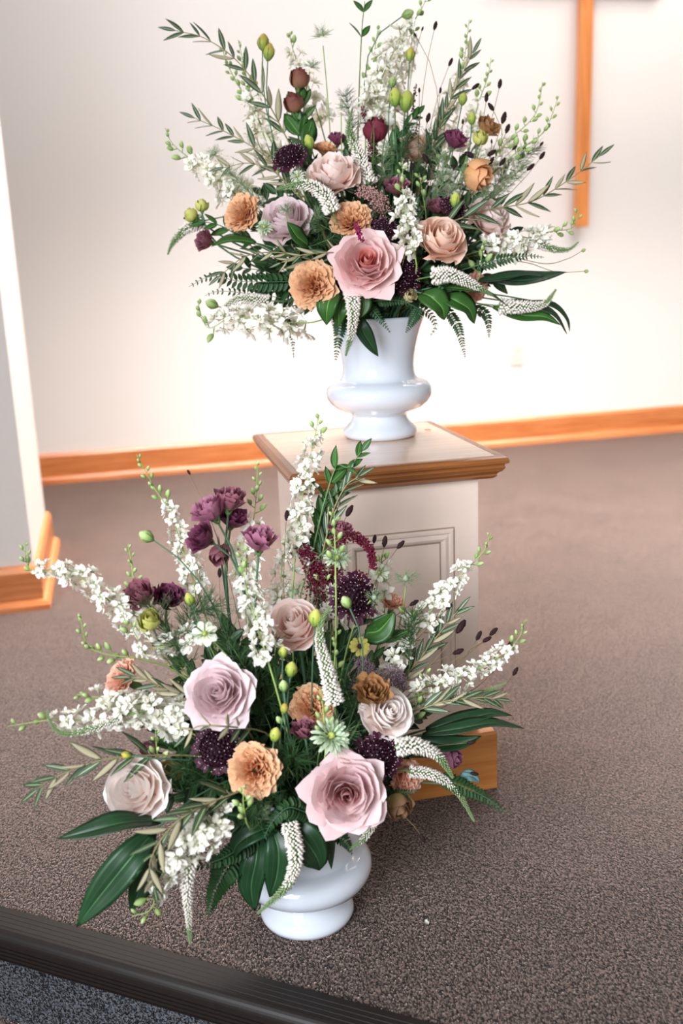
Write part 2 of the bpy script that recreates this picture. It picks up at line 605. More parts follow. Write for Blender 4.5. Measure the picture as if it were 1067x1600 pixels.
def panel_frame(x0, x1, z0, z1, pr, y, m, name):
    """picture-frame moulding on the front face: pr = (inset, height above the face)"""
    b = MB(); rows = []
    for o, h in pr:
        rows.append([b.vert(p) for p in ((x0 + o, y - h, z0 + o), (x1 - o, y - h, z0 + o), (x1 - o, y - h, z1 - o), (x0 + o, y - h, z1 - o))])
    b.grid(rows, closed=True)
    return b, rows


fr = (0.410, 0.641, 0.215, 0.580)
b, rows = panel_frame(*fr, [(0, 0), (0.0, 0.004), (0.003, 0.007), (0.008, 0.007), (0.011, 0.004), (0.013, 0.005), (0.019, 0.0075), (0.024, 0.005), (0.027, 0.001)], BY0, M_PEDM, 'panel_moulding')
part('panel_moulding', b.mesh('panel_moulding', M_PEDM, smooth=False), ped)
for off, nm in ((-0.0022, 'outer'), (0.0268, 'inner')):  # thin brown strips along both edges of the panel moulding
    b, rows = panel_frame(*fr, [(off, 0.0), (off, 0.0008), (off + 0.0026, 0.0008), (off + 0.0026, 0.0)], BY0, M_EDGE_LINE, nm)
    part('edge_line', b.mesh('edge_line', M_EDGE_LINE, smooth=False), ped, label='thin brown line beside the moulding')
# side face panel
b, rows = MB(), None

# ---------------------------------------------------------------- the two urns
FOOT = [(0.0, 0.006), (0.06, 0.0), (0.072, 0.0), (0.080, 0.004), (0.0825, 0.011), (0.081, 0.018), (0.075, 0.025), (0.066, 0.033), (0.0605, 0.043), (0.0600, 0.049)]
BOWL = [(0.0600, 0.049), (0.063, 0.054), (0.066, 0.056), (0.080, 0.060), (0.095, 0.067), (0.107, 0.077), (0.1145, 0.089), (0.1165, 0.099), (0.1145, 0.110), (0.107, 0.119), (0.097, 0.124), (0.088, 0.1255),
        (0.0845, 0.128), (0.0808, 0.135), (0.0785, 0.145), (0.0780, 0.156), (0.0795, 0.175), (0.0835, 0.198), (0.0890, 0.220), (0.0945, 0.238), (0.0990, 0.249), (0.1015, 0.256), (0.1005, 0.261), (0.0970, 0.262),
        (0.0930, 0.258), (0.0880, 0.240), (0.0780, 0.200), (0.0720, 0.160), (0.0720, 0.140), (0.095, 0.115), (0.105, 0.099), (0.095, 0.077), (0.060, 0.062), (0.0, 0.060)]
bf, bo = MB(), MB()
bf.lathe(FOOT, 64); bo.lathe(BOWL, 64)
me_f, me_b = bf.mesh('urn_foot', M_CER), bo.mesh('urn_bowl', M_CER)
for A, lab in ((UP, 'white ceramic urn standing on the oak pedestal top'), (LO, 'white ceramic urn standing on the carpet near the step')):
    t = thing('ceramic_urn', lab, 'urn', A.c, 'pair of white ceramic urns')
    part('foot', me_f, t, Matrix.Translation(A.c)); part('bowl', me_b, t, Matrix.Translation(A.c))


# ---------------------------------------------------------------- plant materials
G_STEM = mat('green_stem', '#5f7d4a', rough=0.5)
G_STEM_DK = mat('blue_green_stem', '#4a6b50', rough=0.5)
G_STEM_PALE = mat('pale_green_stem', '#93a95f', rough=0.5)
G_TWIG = mat('olive_twig', '#8a8058', rough=0.6)
G_BURN = mat('burnet_stem', '#7d6a4c', rough=0.6)
LEAF_TOP = mat('broad_leaf_top', [(0.0, '#4a7048'), (0.010, '#4a7048'), (0.022, '#1f4024'), (0.15, '#1b3a20'), (0.17, '#294b2b'), (0.19, '#1b3a20'), (0.33, '#1c3d22'), (0.35, '#284c2a'), (0.37, '#1c3d22'), (0.5, '#1e4025')], rough=0.4, spec=0.45, trans=0.12, axis='u', noise=(25.0, 0.18))
LEAF_BOT = mat('broad_leaf_underside', '#4b7a4c', rough=0.6, trans=0.12)
LEAF_MID = mat('mid_green_leaf_top', [(0.0, '#6f9a4e'), (0.015, '#6f9a4e'), (0.035, '#3a6628'), (0.5, '#315a24')], rough=0.4, spec=0.4, trans=0.2, axis='u', noise=(30.0, 0.15))
LEAF_DARK = mat('dark_leaf_top', [(0.0, '#4f7040'), (0.02, '#4f7040'), (0.05, '#294a24'), (0.5, '#22401f')], rough=0.4, spec=0.4, trans=0.12, axis='u', noise=(30.0, 0.2))
OL_TOP = mat('olive_leaf_top', [(0.0, '#90a077'), (0.05, '#90a077'), (0.1, '#42543a'), (0.5, '#394b33')], rough=0.42, spec=0.4, trans=0.08, axis='u')
OL_BOT = mat('olive_leaf_underside', '#a79e80', rough=0.7, trans=0.08)
EUC = mat('blue_green_round_leaf', '#5f8583', rough=0.6, trans=0.1)
POD = mat('grey_green_pod', '#93a284', rough=0.6, trans=0.1)
FERN = mat('fern_leaflet', '#2a4d27', rough=0.5, trans=0.2, noise=(40.0, 0.2))
BUD = mat('larkspur_bud', [(0.0, '#6f8f45'), (0.6, '#a5bd74'), (1.0, '#c9d8a0')], rough=0.55, trans=0.15)
BUD_Y = mat('chartreuse_bud', [(0.0, '#6d8f3c'), (0.5, '#a8b64a'), (1.0, '#d2cd72')], rough=0.5, trans=0.15)
BUD_YO = mat('yellow_tipped_bud', [(0.0, '#7d9a44'), (0.5, '#b3b04d'), (1.0, '#cfa850')], rough=0.5, trans=0.15)
WHITE = mat('white_larkspur_petal', [(0.0, '#b5c680'), (0.16, '#e2e5c2'), (0.4, '#f7f4e6'), (1.0, '#faf7ee')], rough=0.55, trans=0.3, vary=0.05)
VER_W = mat('white_veronica_floret', '#f6efe4', rough=0.6, trans=0.2, vary=0.0)
VER_G = mat('green_veronica_bud', '#8ba070', rough=0.6, vary=0.0)
VER_C = mat('veronica_core', '#64804c', rough=0.7)
FEATH = mat('feathery_green', '#42623a', rough=0.6, trans=0.2)
FEATH_P = mat('pale_feathery_green', '#8fa67c', rough=0.6, trans=0.2)
BURN = mat('dark_burnet_head', '#280f10', rough=0.8, noise=(400.0, 0.4))
AMAR = mat('burgundy_amaranth', '#6b1730', rough=0.8, noise=(300.0, 0.3), vary=0.05)
SCAB = mat('dark_scabious_floret', [(0.0, '#1c060f'), (1.0, '#420f28')], rough=0.6, trans=0.1)
PIN = mat('pale_scabious_pin', '#f0d8e4', rough=0.5, vary=0.0)
CORE_G = mat('green_yellow_centre', '#b3bb5c', rough=0.6)


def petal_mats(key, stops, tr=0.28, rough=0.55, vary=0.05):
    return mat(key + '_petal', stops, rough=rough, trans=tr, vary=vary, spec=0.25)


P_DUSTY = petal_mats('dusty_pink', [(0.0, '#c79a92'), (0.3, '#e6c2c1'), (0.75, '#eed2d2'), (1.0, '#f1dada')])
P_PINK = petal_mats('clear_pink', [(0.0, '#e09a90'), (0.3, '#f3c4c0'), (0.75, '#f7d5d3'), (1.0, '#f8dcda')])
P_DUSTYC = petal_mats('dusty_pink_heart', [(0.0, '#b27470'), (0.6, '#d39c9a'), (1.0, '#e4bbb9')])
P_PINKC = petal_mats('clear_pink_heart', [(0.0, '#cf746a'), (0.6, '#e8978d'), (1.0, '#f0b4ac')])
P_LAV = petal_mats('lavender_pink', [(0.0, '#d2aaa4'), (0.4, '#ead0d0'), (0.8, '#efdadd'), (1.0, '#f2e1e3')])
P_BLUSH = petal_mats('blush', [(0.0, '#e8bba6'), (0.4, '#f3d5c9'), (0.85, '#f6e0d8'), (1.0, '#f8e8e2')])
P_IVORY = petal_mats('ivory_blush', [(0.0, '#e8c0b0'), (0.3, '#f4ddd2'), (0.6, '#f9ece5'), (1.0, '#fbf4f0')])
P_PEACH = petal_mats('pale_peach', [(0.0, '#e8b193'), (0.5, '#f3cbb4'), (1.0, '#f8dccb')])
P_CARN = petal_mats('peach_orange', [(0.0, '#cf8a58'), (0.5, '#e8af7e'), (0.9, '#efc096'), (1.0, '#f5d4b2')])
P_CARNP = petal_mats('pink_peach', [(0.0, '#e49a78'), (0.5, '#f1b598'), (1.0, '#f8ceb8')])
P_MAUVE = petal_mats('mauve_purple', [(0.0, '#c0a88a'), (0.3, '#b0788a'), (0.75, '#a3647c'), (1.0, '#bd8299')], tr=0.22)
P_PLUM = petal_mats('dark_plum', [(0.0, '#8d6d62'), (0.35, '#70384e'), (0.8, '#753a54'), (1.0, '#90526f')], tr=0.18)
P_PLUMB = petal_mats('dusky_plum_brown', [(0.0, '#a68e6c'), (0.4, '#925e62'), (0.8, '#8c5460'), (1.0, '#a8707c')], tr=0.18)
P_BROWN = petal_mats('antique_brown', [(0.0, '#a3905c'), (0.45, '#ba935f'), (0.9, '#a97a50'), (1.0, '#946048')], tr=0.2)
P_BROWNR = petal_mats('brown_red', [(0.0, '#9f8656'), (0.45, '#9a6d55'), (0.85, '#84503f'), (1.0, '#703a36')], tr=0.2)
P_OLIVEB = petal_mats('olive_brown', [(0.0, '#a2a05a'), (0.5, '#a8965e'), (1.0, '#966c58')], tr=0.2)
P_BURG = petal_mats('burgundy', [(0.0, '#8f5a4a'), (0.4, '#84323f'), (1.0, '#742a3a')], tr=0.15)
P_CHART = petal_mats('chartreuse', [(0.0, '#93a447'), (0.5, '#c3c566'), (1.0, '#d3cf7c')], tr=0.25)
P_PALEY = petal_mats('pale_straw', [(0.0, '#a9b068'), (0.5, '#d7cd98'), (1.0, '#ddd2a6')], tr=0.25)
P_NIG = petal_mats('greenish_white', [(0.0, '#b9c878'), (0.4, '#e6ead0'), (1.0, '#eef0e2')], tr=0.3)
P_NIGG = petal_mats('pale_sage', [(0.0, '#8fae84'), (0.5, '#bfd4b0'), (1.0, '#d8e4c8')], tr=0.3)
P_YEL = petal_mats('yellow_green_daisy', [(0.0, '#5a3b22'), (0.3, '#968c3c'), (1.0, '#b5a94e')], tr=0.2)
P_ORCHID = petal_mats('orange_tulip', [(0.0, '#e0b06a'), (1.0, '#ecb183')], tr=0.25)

CACHE = {}


def petal_mesh(key, m, prof, halfw, tip, ruffle, spiral=0.0, fold=0.0, nu=7, nv=6, seed=0):
    """one petal: a strip of a surface of revolution about the flower's axis, ruffled and rolled"""
    k = (key, m.name)
    if k in CACHE: return CACHE[k]
    rnd = random.Random(seed * 77 + 13)
    ph = [rnd.uniform(0, 6.28) for _ in range(4)]
    b = MB(); rows = []
    for j in range(nv + 1):
        row = []
        for i in range(nu + 1):
            u = 2.0 * i / nu - 1; v = j / nv
            vv = v * tip(u)
            r, z = prof(vv)
            wv = 0.45 + 0.55 * sin(min(1.0, vv * 1.15) * pi / 2)
            a = u * halfw * wv
            r *= 1 + spiral * u
            a += ruffle * 0.6 * sin(6.2 * u + ph[0]) * vv ** 2
            r += ruffle * sin(5.1 * u + ph[1]) * vv ** 2
            z += ruffle * sin(7.3 * u + ph[2]) * vv ** 2
            e = max(0.0, abs(u) - 0.45) * max(0.0, vv - 0.45)
            r += fold * e * 0.9; z -= fold * e * 1.6
            row.append(b.vert((r * cos(a), r * sin(a), z), (i / nu, vv)))
        rows.append(row)
    b.grid(rows)
    me = b.mesh(key, m)
    CACHE[k] = me
    return me


def qb(p0, p1, p2, curl=0.0, drop=0.0):
    def f(v):
        u = 1 - v
        r = u * u * p0[0] + 2 * u * v * p1[0] + v * v * p2[0]
        z = u * u * p0[1] + 2 * u * v * p1[1] + v * v * p2[1]
        s = max(0.0, (v - 0.62) / 0.38)
        return r + curl * s * s, z - drop * s * s
    return f


def tip_round(k): return lambda u: 1 - k * abs(u) ** 2.4
def tip_point(k): return lambda u: 1 - k * abs(u) ** 1.25
def tip_serr(k, n): return lambda u: 1 - 0.10 * u * u - k * abs(((u * n) % 1.0) - 0.5) * 2


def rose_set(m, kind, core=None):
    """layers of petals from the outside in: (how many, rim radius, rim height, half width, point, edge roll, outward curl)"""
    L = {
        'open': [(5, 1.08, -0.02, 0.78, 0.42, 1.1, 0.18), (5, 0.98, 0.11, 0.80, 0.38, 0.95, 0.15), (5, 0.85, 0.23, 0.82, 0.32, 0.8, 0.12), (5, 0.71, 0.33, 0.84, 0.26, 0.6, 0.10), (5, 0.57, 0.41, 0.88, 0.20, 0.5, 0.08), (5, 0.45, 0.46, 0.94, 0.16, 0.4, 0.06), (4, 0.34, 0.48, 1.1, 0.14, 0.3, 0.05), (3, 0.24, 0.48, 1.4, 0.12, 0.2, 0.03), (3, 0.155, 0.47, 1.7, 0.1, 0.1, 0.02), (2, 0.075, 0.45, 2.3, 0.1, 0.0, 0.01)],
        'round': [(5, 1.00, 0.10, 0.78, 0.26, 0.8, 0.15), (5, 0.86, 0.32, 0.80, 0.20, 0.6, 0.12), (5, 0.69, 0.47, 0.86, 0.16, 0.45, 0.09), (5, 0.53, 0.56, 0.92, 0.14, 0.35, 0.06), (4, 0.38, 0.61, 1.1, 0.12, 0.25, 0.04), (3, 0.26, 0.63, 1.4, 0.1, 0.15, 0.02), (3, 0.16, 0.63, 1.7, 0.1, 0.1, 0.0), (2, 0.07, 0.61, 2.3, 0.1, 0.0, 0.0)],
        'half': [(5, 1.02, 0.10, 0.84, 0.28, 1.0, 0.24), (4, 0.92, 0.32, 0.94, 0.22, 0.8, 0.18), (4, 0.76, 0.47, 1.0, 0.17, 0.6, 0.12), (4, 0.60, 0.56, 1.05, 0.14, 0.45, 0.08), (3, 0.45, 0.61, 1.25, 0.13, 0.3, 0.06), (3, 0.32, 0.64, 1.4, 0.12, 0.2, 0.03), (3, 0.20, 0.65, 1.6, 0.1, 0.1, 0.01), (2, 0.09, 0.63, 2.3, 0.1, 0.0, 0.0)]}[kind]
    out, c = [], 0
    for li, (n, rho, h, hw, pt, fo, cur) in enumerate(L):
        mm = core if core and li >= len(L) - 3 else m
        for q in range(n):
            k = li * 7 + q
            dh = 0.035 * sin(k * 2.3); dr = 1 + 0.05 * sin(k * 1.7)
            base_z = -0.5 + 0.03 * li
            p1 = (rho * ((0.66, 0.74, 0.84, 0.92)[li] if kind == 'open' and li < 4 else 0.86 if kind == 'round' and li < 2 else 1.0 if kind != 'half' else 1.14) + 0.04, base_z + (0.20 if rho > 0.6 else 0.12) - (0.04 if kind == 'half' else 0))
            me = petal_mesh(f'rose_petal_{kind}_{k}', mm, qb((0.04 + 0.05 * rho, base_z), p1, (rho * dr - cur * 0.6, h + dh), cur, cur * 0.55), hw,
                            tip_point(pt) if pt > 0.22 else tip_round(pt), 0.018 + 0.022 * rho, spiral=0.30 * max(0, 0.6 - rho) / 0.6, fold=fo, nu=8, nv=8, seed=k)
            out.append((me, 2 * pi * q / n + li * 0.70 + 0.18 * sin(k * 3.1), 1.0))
    return out


def carnation_set(m):
    out = []; N = 84
    for k in range(N):
        t = sqrt((k + 0.5) / N)
        rho = 0.04 + 0.96 * t
        h = 0.50 * (1 - rho * rho) + 0.03 + 0.075 * sin(k * 2.9)
        me = petal_mesh(f'carnation_petal_{k}', m, qb((0.03 + 0.05 * t, -0.75), (rho * 0.42 + 0.08, -0.05 + 0.1 * (1 - t)), (rho, h), 0.02, 0.07 * t), 0.62 if t > 0.5 else 0.95,
                        tip_serr(0.06, 4.5), 0.06 + 0.06 * (1 - t), spiral=0.35 * (k % 2 * 2 - 1) * (1 - t * 0.6), nu=12, nv=4, seed=k)
        out.append((me, k * 2.39996, 1.0))
    return out


def lisi_set(m, tag_='l'):
    """a ruffled lisianthus bell"""
    out = []; N = 17
    for k in range(N):
        t = k / (N - 1)
        rho = 0.16 + 0.84 * t ** 0.9
        h = 0.42 - 0.30 * t * t + 0.05 * sin(k * 2.7)
        me = petal_mesh(f'lisianthus_petal_{k}', m, qb((0.05, -1.0), (0.50 * rho + 0.22, -0.88 + 0.12 * t), (rho * 0.92, h), 0.12 * t, 0.05 * t), 1.35 - 0.62 * t,
                        tip_serr(0.10, 3.5), 0.075 + 0.045 * t, spiral=0.22 * (1 - t), fold=0.25 * t, nu=10, nv=6, seed=k + 5)
        out.append((me, k * 2.39996, 1.0))
    return out


def bell_set(m):
    """a half-open, upright bud of overlapping petals"""
    out = []
    for k in range(9):
        t = k / 8
        rho = 0.22 + 0.66 * t
        me = petal_mesh(f'bell_petal_{k}', m, qb((0.05, -1.0), (0.95 * rho + 0.34, -0.75), (rho * 0.82, 0.75 - 0.45 * t), 0.10 * t, 0.06 * t), 1.6 - 0.75 * t, tip_round(0.16), 0.03 + 0.03 * t,
                        spiral=0.2 * (1 - t), nu=8, nv=6, seed=k + 40)
        out.append((me, k * 2.39996, 1.0))
    return out


def daisy_set(m, n, wid=0.30, droop=0.1, rows_=1, rad=1.0):
    out = []
    for q in range(rows_):
        me = petal_mesh(f'daisy_petal_{n}_{wid}_{q}_{rad}', m, qb((0.08, -0.05), (0.55 * rad, 0.12 + 0.12 * q), (rad - 0.25 * q, 0.05 - droop + 0.25 * q), 0.0, 0.05), wid, tip_point(0.25), 0.03, nu=4, nv=5, seed=n + q)
        for k in range(n): out.append((me, 2 * pi * (k + 0.5 * q) / n + 0.1 * sin(k * 5), 1.0))
    return out


def calyx_mesh(kind):
    k = ('calyx', kind)
    if k in CACHE: return CACHE[k]
    b = MB()
    if kind == 'tube':
        b.lathe([(0.03, -1.25), (0.10, -1.22), (0.19, -1.05), (0.21, -0.75), (0.24, -0.45), (0.16, -0.44)], 10, cap0=True, cap1=True)
    else:
        b.lathe([(0.04, -1.22), (0.09, -1.18), (0.16, -1.08), (0.20, -0.98), (0.10, -0.97)] if kind == 'bell' else [(0.04, -0.66), (0.10, -0.62), (0.15, -0.52), (0.13, -0.42), (0.05, -0.4)], 10, cap0=True, cap1=True)
        z0 = -1.05 if kind == 'bell' else -0.5
        for q in range(5):
            a = 2 * pi * q / 5
            rows = []
            for j in range(4):
                v = j / 3
                w = 0.16 * (1 - v) * (0.6 + v) + 0.004
                r = 0.17 + (0.22 * v if kind == 'bell' else 0.42 * v)
                z = z0 + (0.45 * v if kind == 'bell' else 0.10 * v - 0.25 * v * v)
                rows.append([b.vert((r * cos(a + s * w / max(r, .1)), r * sin(a + s * w / max(r, .1)), z + abs(s) * 0.01), (0.5, v)) for s in (-1, 0, 1)])
            b.grid(rows)
    CACHE[k] = b.mesh('calyx', G_STEM)
    return CACHE[k]


def add_stem(t, path, r0, r1, m, sides=6):
    b = MB(); n = len(path)
    b.tube(path, [r0 + (r1 - r0) * i / (n - 1) for i in range(n)], sides)
    return part('stem', b.mesh('stem', m), t)


STEM_BACK = {'rose': 0.45, 'bell': 1.1, 'tube': 1.15}


def head(name, label, cat, B, px, py, d, rpx, face, petals, group=None, calyx='bell', stem_m=None, extra=None, desc=None, short=None, squash=1.0, sr=0.0019, tilt=None):
    """a stem with one flower head: every petal is a part"""
    p = at(px, py, d, B)
    R = rpx * mpp(p)
    n = vdir(face)
    base, path = stem_path(B, p - n * R * STEM_BACK.get(calyx, 1.0), n)
    t = thing(name, label or '', cat, base, group)
    if desc: later_label(t, desc, px, py, B)
    elif label: USED.add(label)
    if short: hero(px, py, B, short)
    add_stem(t, path, sr * 1.25, sr, stem_m or G_STEM)
    M0 = frame_mat(p, n, roll=random.uniform(0, 6.28))
    if calyx: part('calyx', calyx_mesh(calyx), t, M0 @ Matrix.Scale(R, 4))
    for me, a, s in petals:
        tl = Matrix.Rotation(random.uniform(-0.07, 0.07), 4, 'Y') @ Matrix.Rotation(random.uniform(-0.05, 0.05), 4, 'X')
        s = s * random.uniform(0.95, 1.05)
        part('petal', me, t, M0 @ Matrix.Diagonal((R * s, R * s, R * s * squash, 1)) @ Matrix.Rotation(a + random.uniform(-0.1, 0.1), 4, 'Z') @ tl)
    if extra: extra(t, M0, R)
    return t


# ---------------------------------------------------------------- leaves
def leaf_mesh(key, mt, mb_, wid=0.22, nl=6, droop=0.0, fold=0.25, blunt=0.0):
    """unit leaf along +Y, top towards +Z, closed with two skins"""
    k = ('leaf', key, mt.name)
    if k in CACHE: return CACHE[k]
    b = MB(); top, bot = [], []
    for j in range(nl + 1):
        v = j / nl
        w = wid * (sin(pi * min(1, v ** (0.85 - 0.25 * blunt))) ** (0.9 - 0.35 * blunt)) + 0.004
        z = -droop * v * v
        tr, br = [], []
        for i, u in enumerate((-1, -0.5, 0, 0.5, 1)):
            zz = z + fold * w * abs(u) - (0.02 * (1 - u * u))
            a = b.vert((u * w, v, zz), ((u + 1) / 2, v)); tr.append(a)
            br.append(a if abs(u) == 1 or j in (0, nl) else b.vert((u * w, v, zz - 0.008), ((u + 1) / 2, v)))
        top.append(tr); bot.append(br)
    b.grid(top, 0); b.grid(bot, 1, flip=True)
    CACHE[k] = b.mesh('leaf', [mt, mb_])
    return CACHE[k]


def leaf_matrix(p, d, nrm, ln, wd=1.0):
    y = Vector(d).normalized()
    z = Vector(nrm) - y * Vector(nrm).dot(y)
    z = z.normalized() if z.length > 1e-5 else y.orthogonal().normalized()
    x = y.cross(z)
    w = ln * wd
    return Matrix(((x.x * w, y.x * ln, z.x * w, p[0]), (x.y * w, y.y * ln, z.y * w, p[1]), (x.z * w, y.z * ln, z.z * w, p[2]), (0, 0, 0, 1)))


def pts_of(B, P):
    return [at(x, y, d, B) for x, y, d in P]


def path_to(B, P, per=6):
    """stem from the urn through the points P (px, py, d); gives base, whole path, the visible spline"""
    pts = pts_of(B, P)
    vis = spline(pts, per)
    base, lead = stem_path(B, vis[0], (vis[1] - vis[0]), 7)
    return base, lead + vis[1:], vis


def branch(name, label, cat, B, P, n, ln, mesh, twig, r=0.0016, ang=38, wd=1.0, desc=None, group=None, start=0.0, tipleaf=True, pair=True, bare=0.0, flat=0.6, upn=None):
    """a leafy twig: every leaf is a part"""
    base, path, vis = path_to(B, P)
    t = thing(name, label or '', cat, base, group)
    if desc: later_label(t, desc, P[-1][0], P[-1][1], B)
    elif label: USED.add(label)
    add_stem(t, path, r * 1.2, r * 0.5, twig, 5)
    vis, L = resample(vis, 40)
    view = (EYE - vis[20]).normalized()
    for k in range(n):
        s = start + (1 - start) * (k + 0.6) / n
        i = min(39, int(s * 40))
        tg = (vis[min(i + 1, 40)] - vis[max(i - 1, 0)]).normalized()
        for sg in ((-1, 1) if pair else ((-1) ** k,)):
            az = random.gauss(0, flat) + (0 if sg > 0 else pi)
            side = tg.cross(view).normalized()
            oth = side.cross(tg)
            sd = side * cos(az) + oth * sin(az)
            a = radians(ang + random.uniform(-14, 14))
            d = tg * cos(a) + sd * sin(a)
            nr = (view * random.uniform(0.5, 1.0) + Vector((0, 0, 1)) * (0.7 if upn is None else upn) + Vector((random.uniform(-.5, .5), random.uniform(-.5, .5), random.uniform(-.3, .3))))
            if random.random() < bare: nr = -nr
            l = ln * random.uniform(0.75, 1.12) * (1 - 0.35 * s)
            part('leaf', mesh, t, leaf_matrix(vis[i], d, nr, l, wd))
    if tipleaf:
        part('leaf', mesh, t, leaf_matrix(vis[-1], vis[-1] - vis[-3], view + Vector((0, 0, .4)), ln * 0.6, wd))
    return t


def big_leaf(label, B, P, wpx, desc=None, mt=None, mb_=None, name='broad_leaf', nrm=None, group=None, curl=0.25, cat='leaf'):
    """a single broad leaf whose midrib follows P, on its own stalk from the urn"""
    pts = spline(pts_of(B, P), 6)
    pts, L = resample(pts, 14)
    base, path = stem_path(B, pts[0], pts[1] - pts[0], 7)
    t = thing(name, label or '', cat, base, group)
    q = P[len(P) // 2]
    if desc: later_label(t, desc, q[0], q[1], B)
    elif label: USED.add(label)
    add_stem(t, path, 0.002, 0.0016, G_STEM_DK, 5)
    half = wpx * mpp(pts[7]) * 0.5
    view = (EYE - pts[7]).normalized()
    nv = vdir(nrm) if nrm else (view + Vector((0, 0, 0.35))).normalized()
    b = MB(); top, bot = [], []
    us = (-1, -0.66, -0.33, -0.04, 0, 0.04, 0.33, 0.66, 1)
    for j, p in enumerate(pts):
        v = j / 14
        tg = (pts[min(j + 1, 14)] - pts[max(j - 1, 0)]).normalized()
        x = tg.cross(nv).normalized(); z = x.cross(tg)
        w = half * max(0.02, sin(pi * min(1.0, 0.03 + 0.97 * v) ** 0.82) ** 0.85 if v < 1 else 0.0)
        tr, br = [], []
        for u in us:
            h = w * curl * (abs(u) ** 1.3) - (0.0012 if abs(u) < 0.02 else 0) + 0.06 * w * sin(v * 9 + u * 2)
            a = b.vert(p + x * (u * w) + z * h, ((u + 1) / 2, v)); tr.append(a)
            br.append(a if abs(u) == 1 or j in (0, 14) else b.vert(p + x * (u * w) + z * (h - 0.0006), ((u + 1) / 2, v)))
        top.append(tr); bot.append(br)
    b.grid(top, 0); b.grid(bot, 1, flip=True)
    part('leaf_blade', b.mesh('leaf_blade', [mt or LEAF_TOP, mb_ or LEAF_BOT]), t)
    return t


# ---------------------------------------------------------------- larkspur
def floret_mesh(q):
    k = ('floret', q)
    if k in CACHE: return CACHE[k]
    rnd = random.Random(q + 3)
    b = MB(); c = b.vert((0, 0, -0.08), (0.5, 0.0))

    def pet(a, ln, wd, lift, curl, tw=0.0, v0=0.0):
        rows = []
        for j in range(1, 5):
            v = j / 4
            w = wd * (0.40, 0.95, 0.92, 0.10)[j - 1]
            r = ln * v
            z = lift * v + curl * v * v
            cs, sn = cos(a + tw * v), sin(a + tw * v)
            rows.append([b.vert((r * (1 - 0.05 * abs(s)) * cs - s * w * sn, r * (1 - 0.05 * abs(s)) * sn + s * w * cs, z + (0.16 * abs(s) + 0.05 * s) * v + 0.05 * sin(7 * v + a)), (0.5 + s / 2, v0 + (1 - v0) * v)) for s in (-1, 0, 1)])
        b.face((c, rows[0][1], rows[0][0])); b.face((c, rows[0][2], rows[0][1]))
        b.grid(rows, flip=True)
    for i in range(5):
        pet(2 * pi * i / 5 + rnd.uniform(-.2, .2), rnd.uniform(0.85, 1.15), rnd.uniform(0.27, 0.36), rnd.uniform(0.0, 0.55), rnd.uniform(-0.4, 0.15), rnd.uniform(-.3, .3))
    for i in range(4):
        pet(2 * pi * i / 4 + rnd.uniform(0.2, 0.8), rnd.uniform(0.48, 0.66), 0.19, rnd.uniform(0.35, 0.6), rnd.uniform(-0.25, 0.0), rnd.uniform(-.4, .4))
    for i in range(2):
        pet(2 * pi * i / 2 + 0.4, 0.26, 0.10, 0.40, -0.05)
    a, bb = b.vert((0.10, 0, -0.1), (0.5, 0.2)), b.vert((-0.05, 0.09, -0.1), (0.5, 0.2))
    e = b.vert((-0.25, -0.1, -0.95), (0.5, 0.3))
    b.face((c, a, e)); b.face((c, e, bb)); b.face((a, bb, e))
    CACHE[k] = b.mesh('floret', WHITE)
    return CACHE[k]


def bud_mesh(m, fat=0.34, n=6, spur=False):
    k = ('bud', m.name, fat, spur)
    if k in CACHE: return CACHE[k]
    b = MB(); rows = []
    pr = ((0.08, 0.0), (0.6, 0.15), (0.98, 0.42), (0.85, 0.7), (0.4, 0.92), (0.06, 1.0))
    for j, (r, z) in enumerate(pr):
        off = 0.22 * (z - 0.4) ** 2 if spur else 0.0
        rows.append([b.vert((r * fat * cos(2 * pi * i / n + 0.3 * z) * (1 + 0.12 * (i % 2)) + off, r * fat * sin(2 * pi * i / n + 0.3 * z) * (1 + 0.12 * (i % 2)), z), (i / n, z)) for i in range(n)])
    b.grid(rows, closed=True); b.face(rows[-1])
    if spur:
        e = b.vert((-0.30, 0.05, -0.62), (0.5, 0.1)); mid = [b.vert((-0.12 + 0.07 * cos(2 * pi * i / n), 0.02 + 0.07 * sin(2 * pi * i / n), -0.22), (0.5, 0.05)) for i in range(n)]
        b.grid([mid, rows[0]], closed=True)
        for i in range(n): b.face((mid[(i + 1) % n], mid[i], e))
    else:
        b.face(rows[0][::-1])
    CACHE[k] = b.mesh('bud', m)
    return CACHE[k]


def twiglet(p, q, r):
    b = MB(); b.tube([p, p.lerp(q, 0.5) + Vector((0, 0, -0.001)), q], [r, r * 0.8, r * 0.8], 3)
    return b


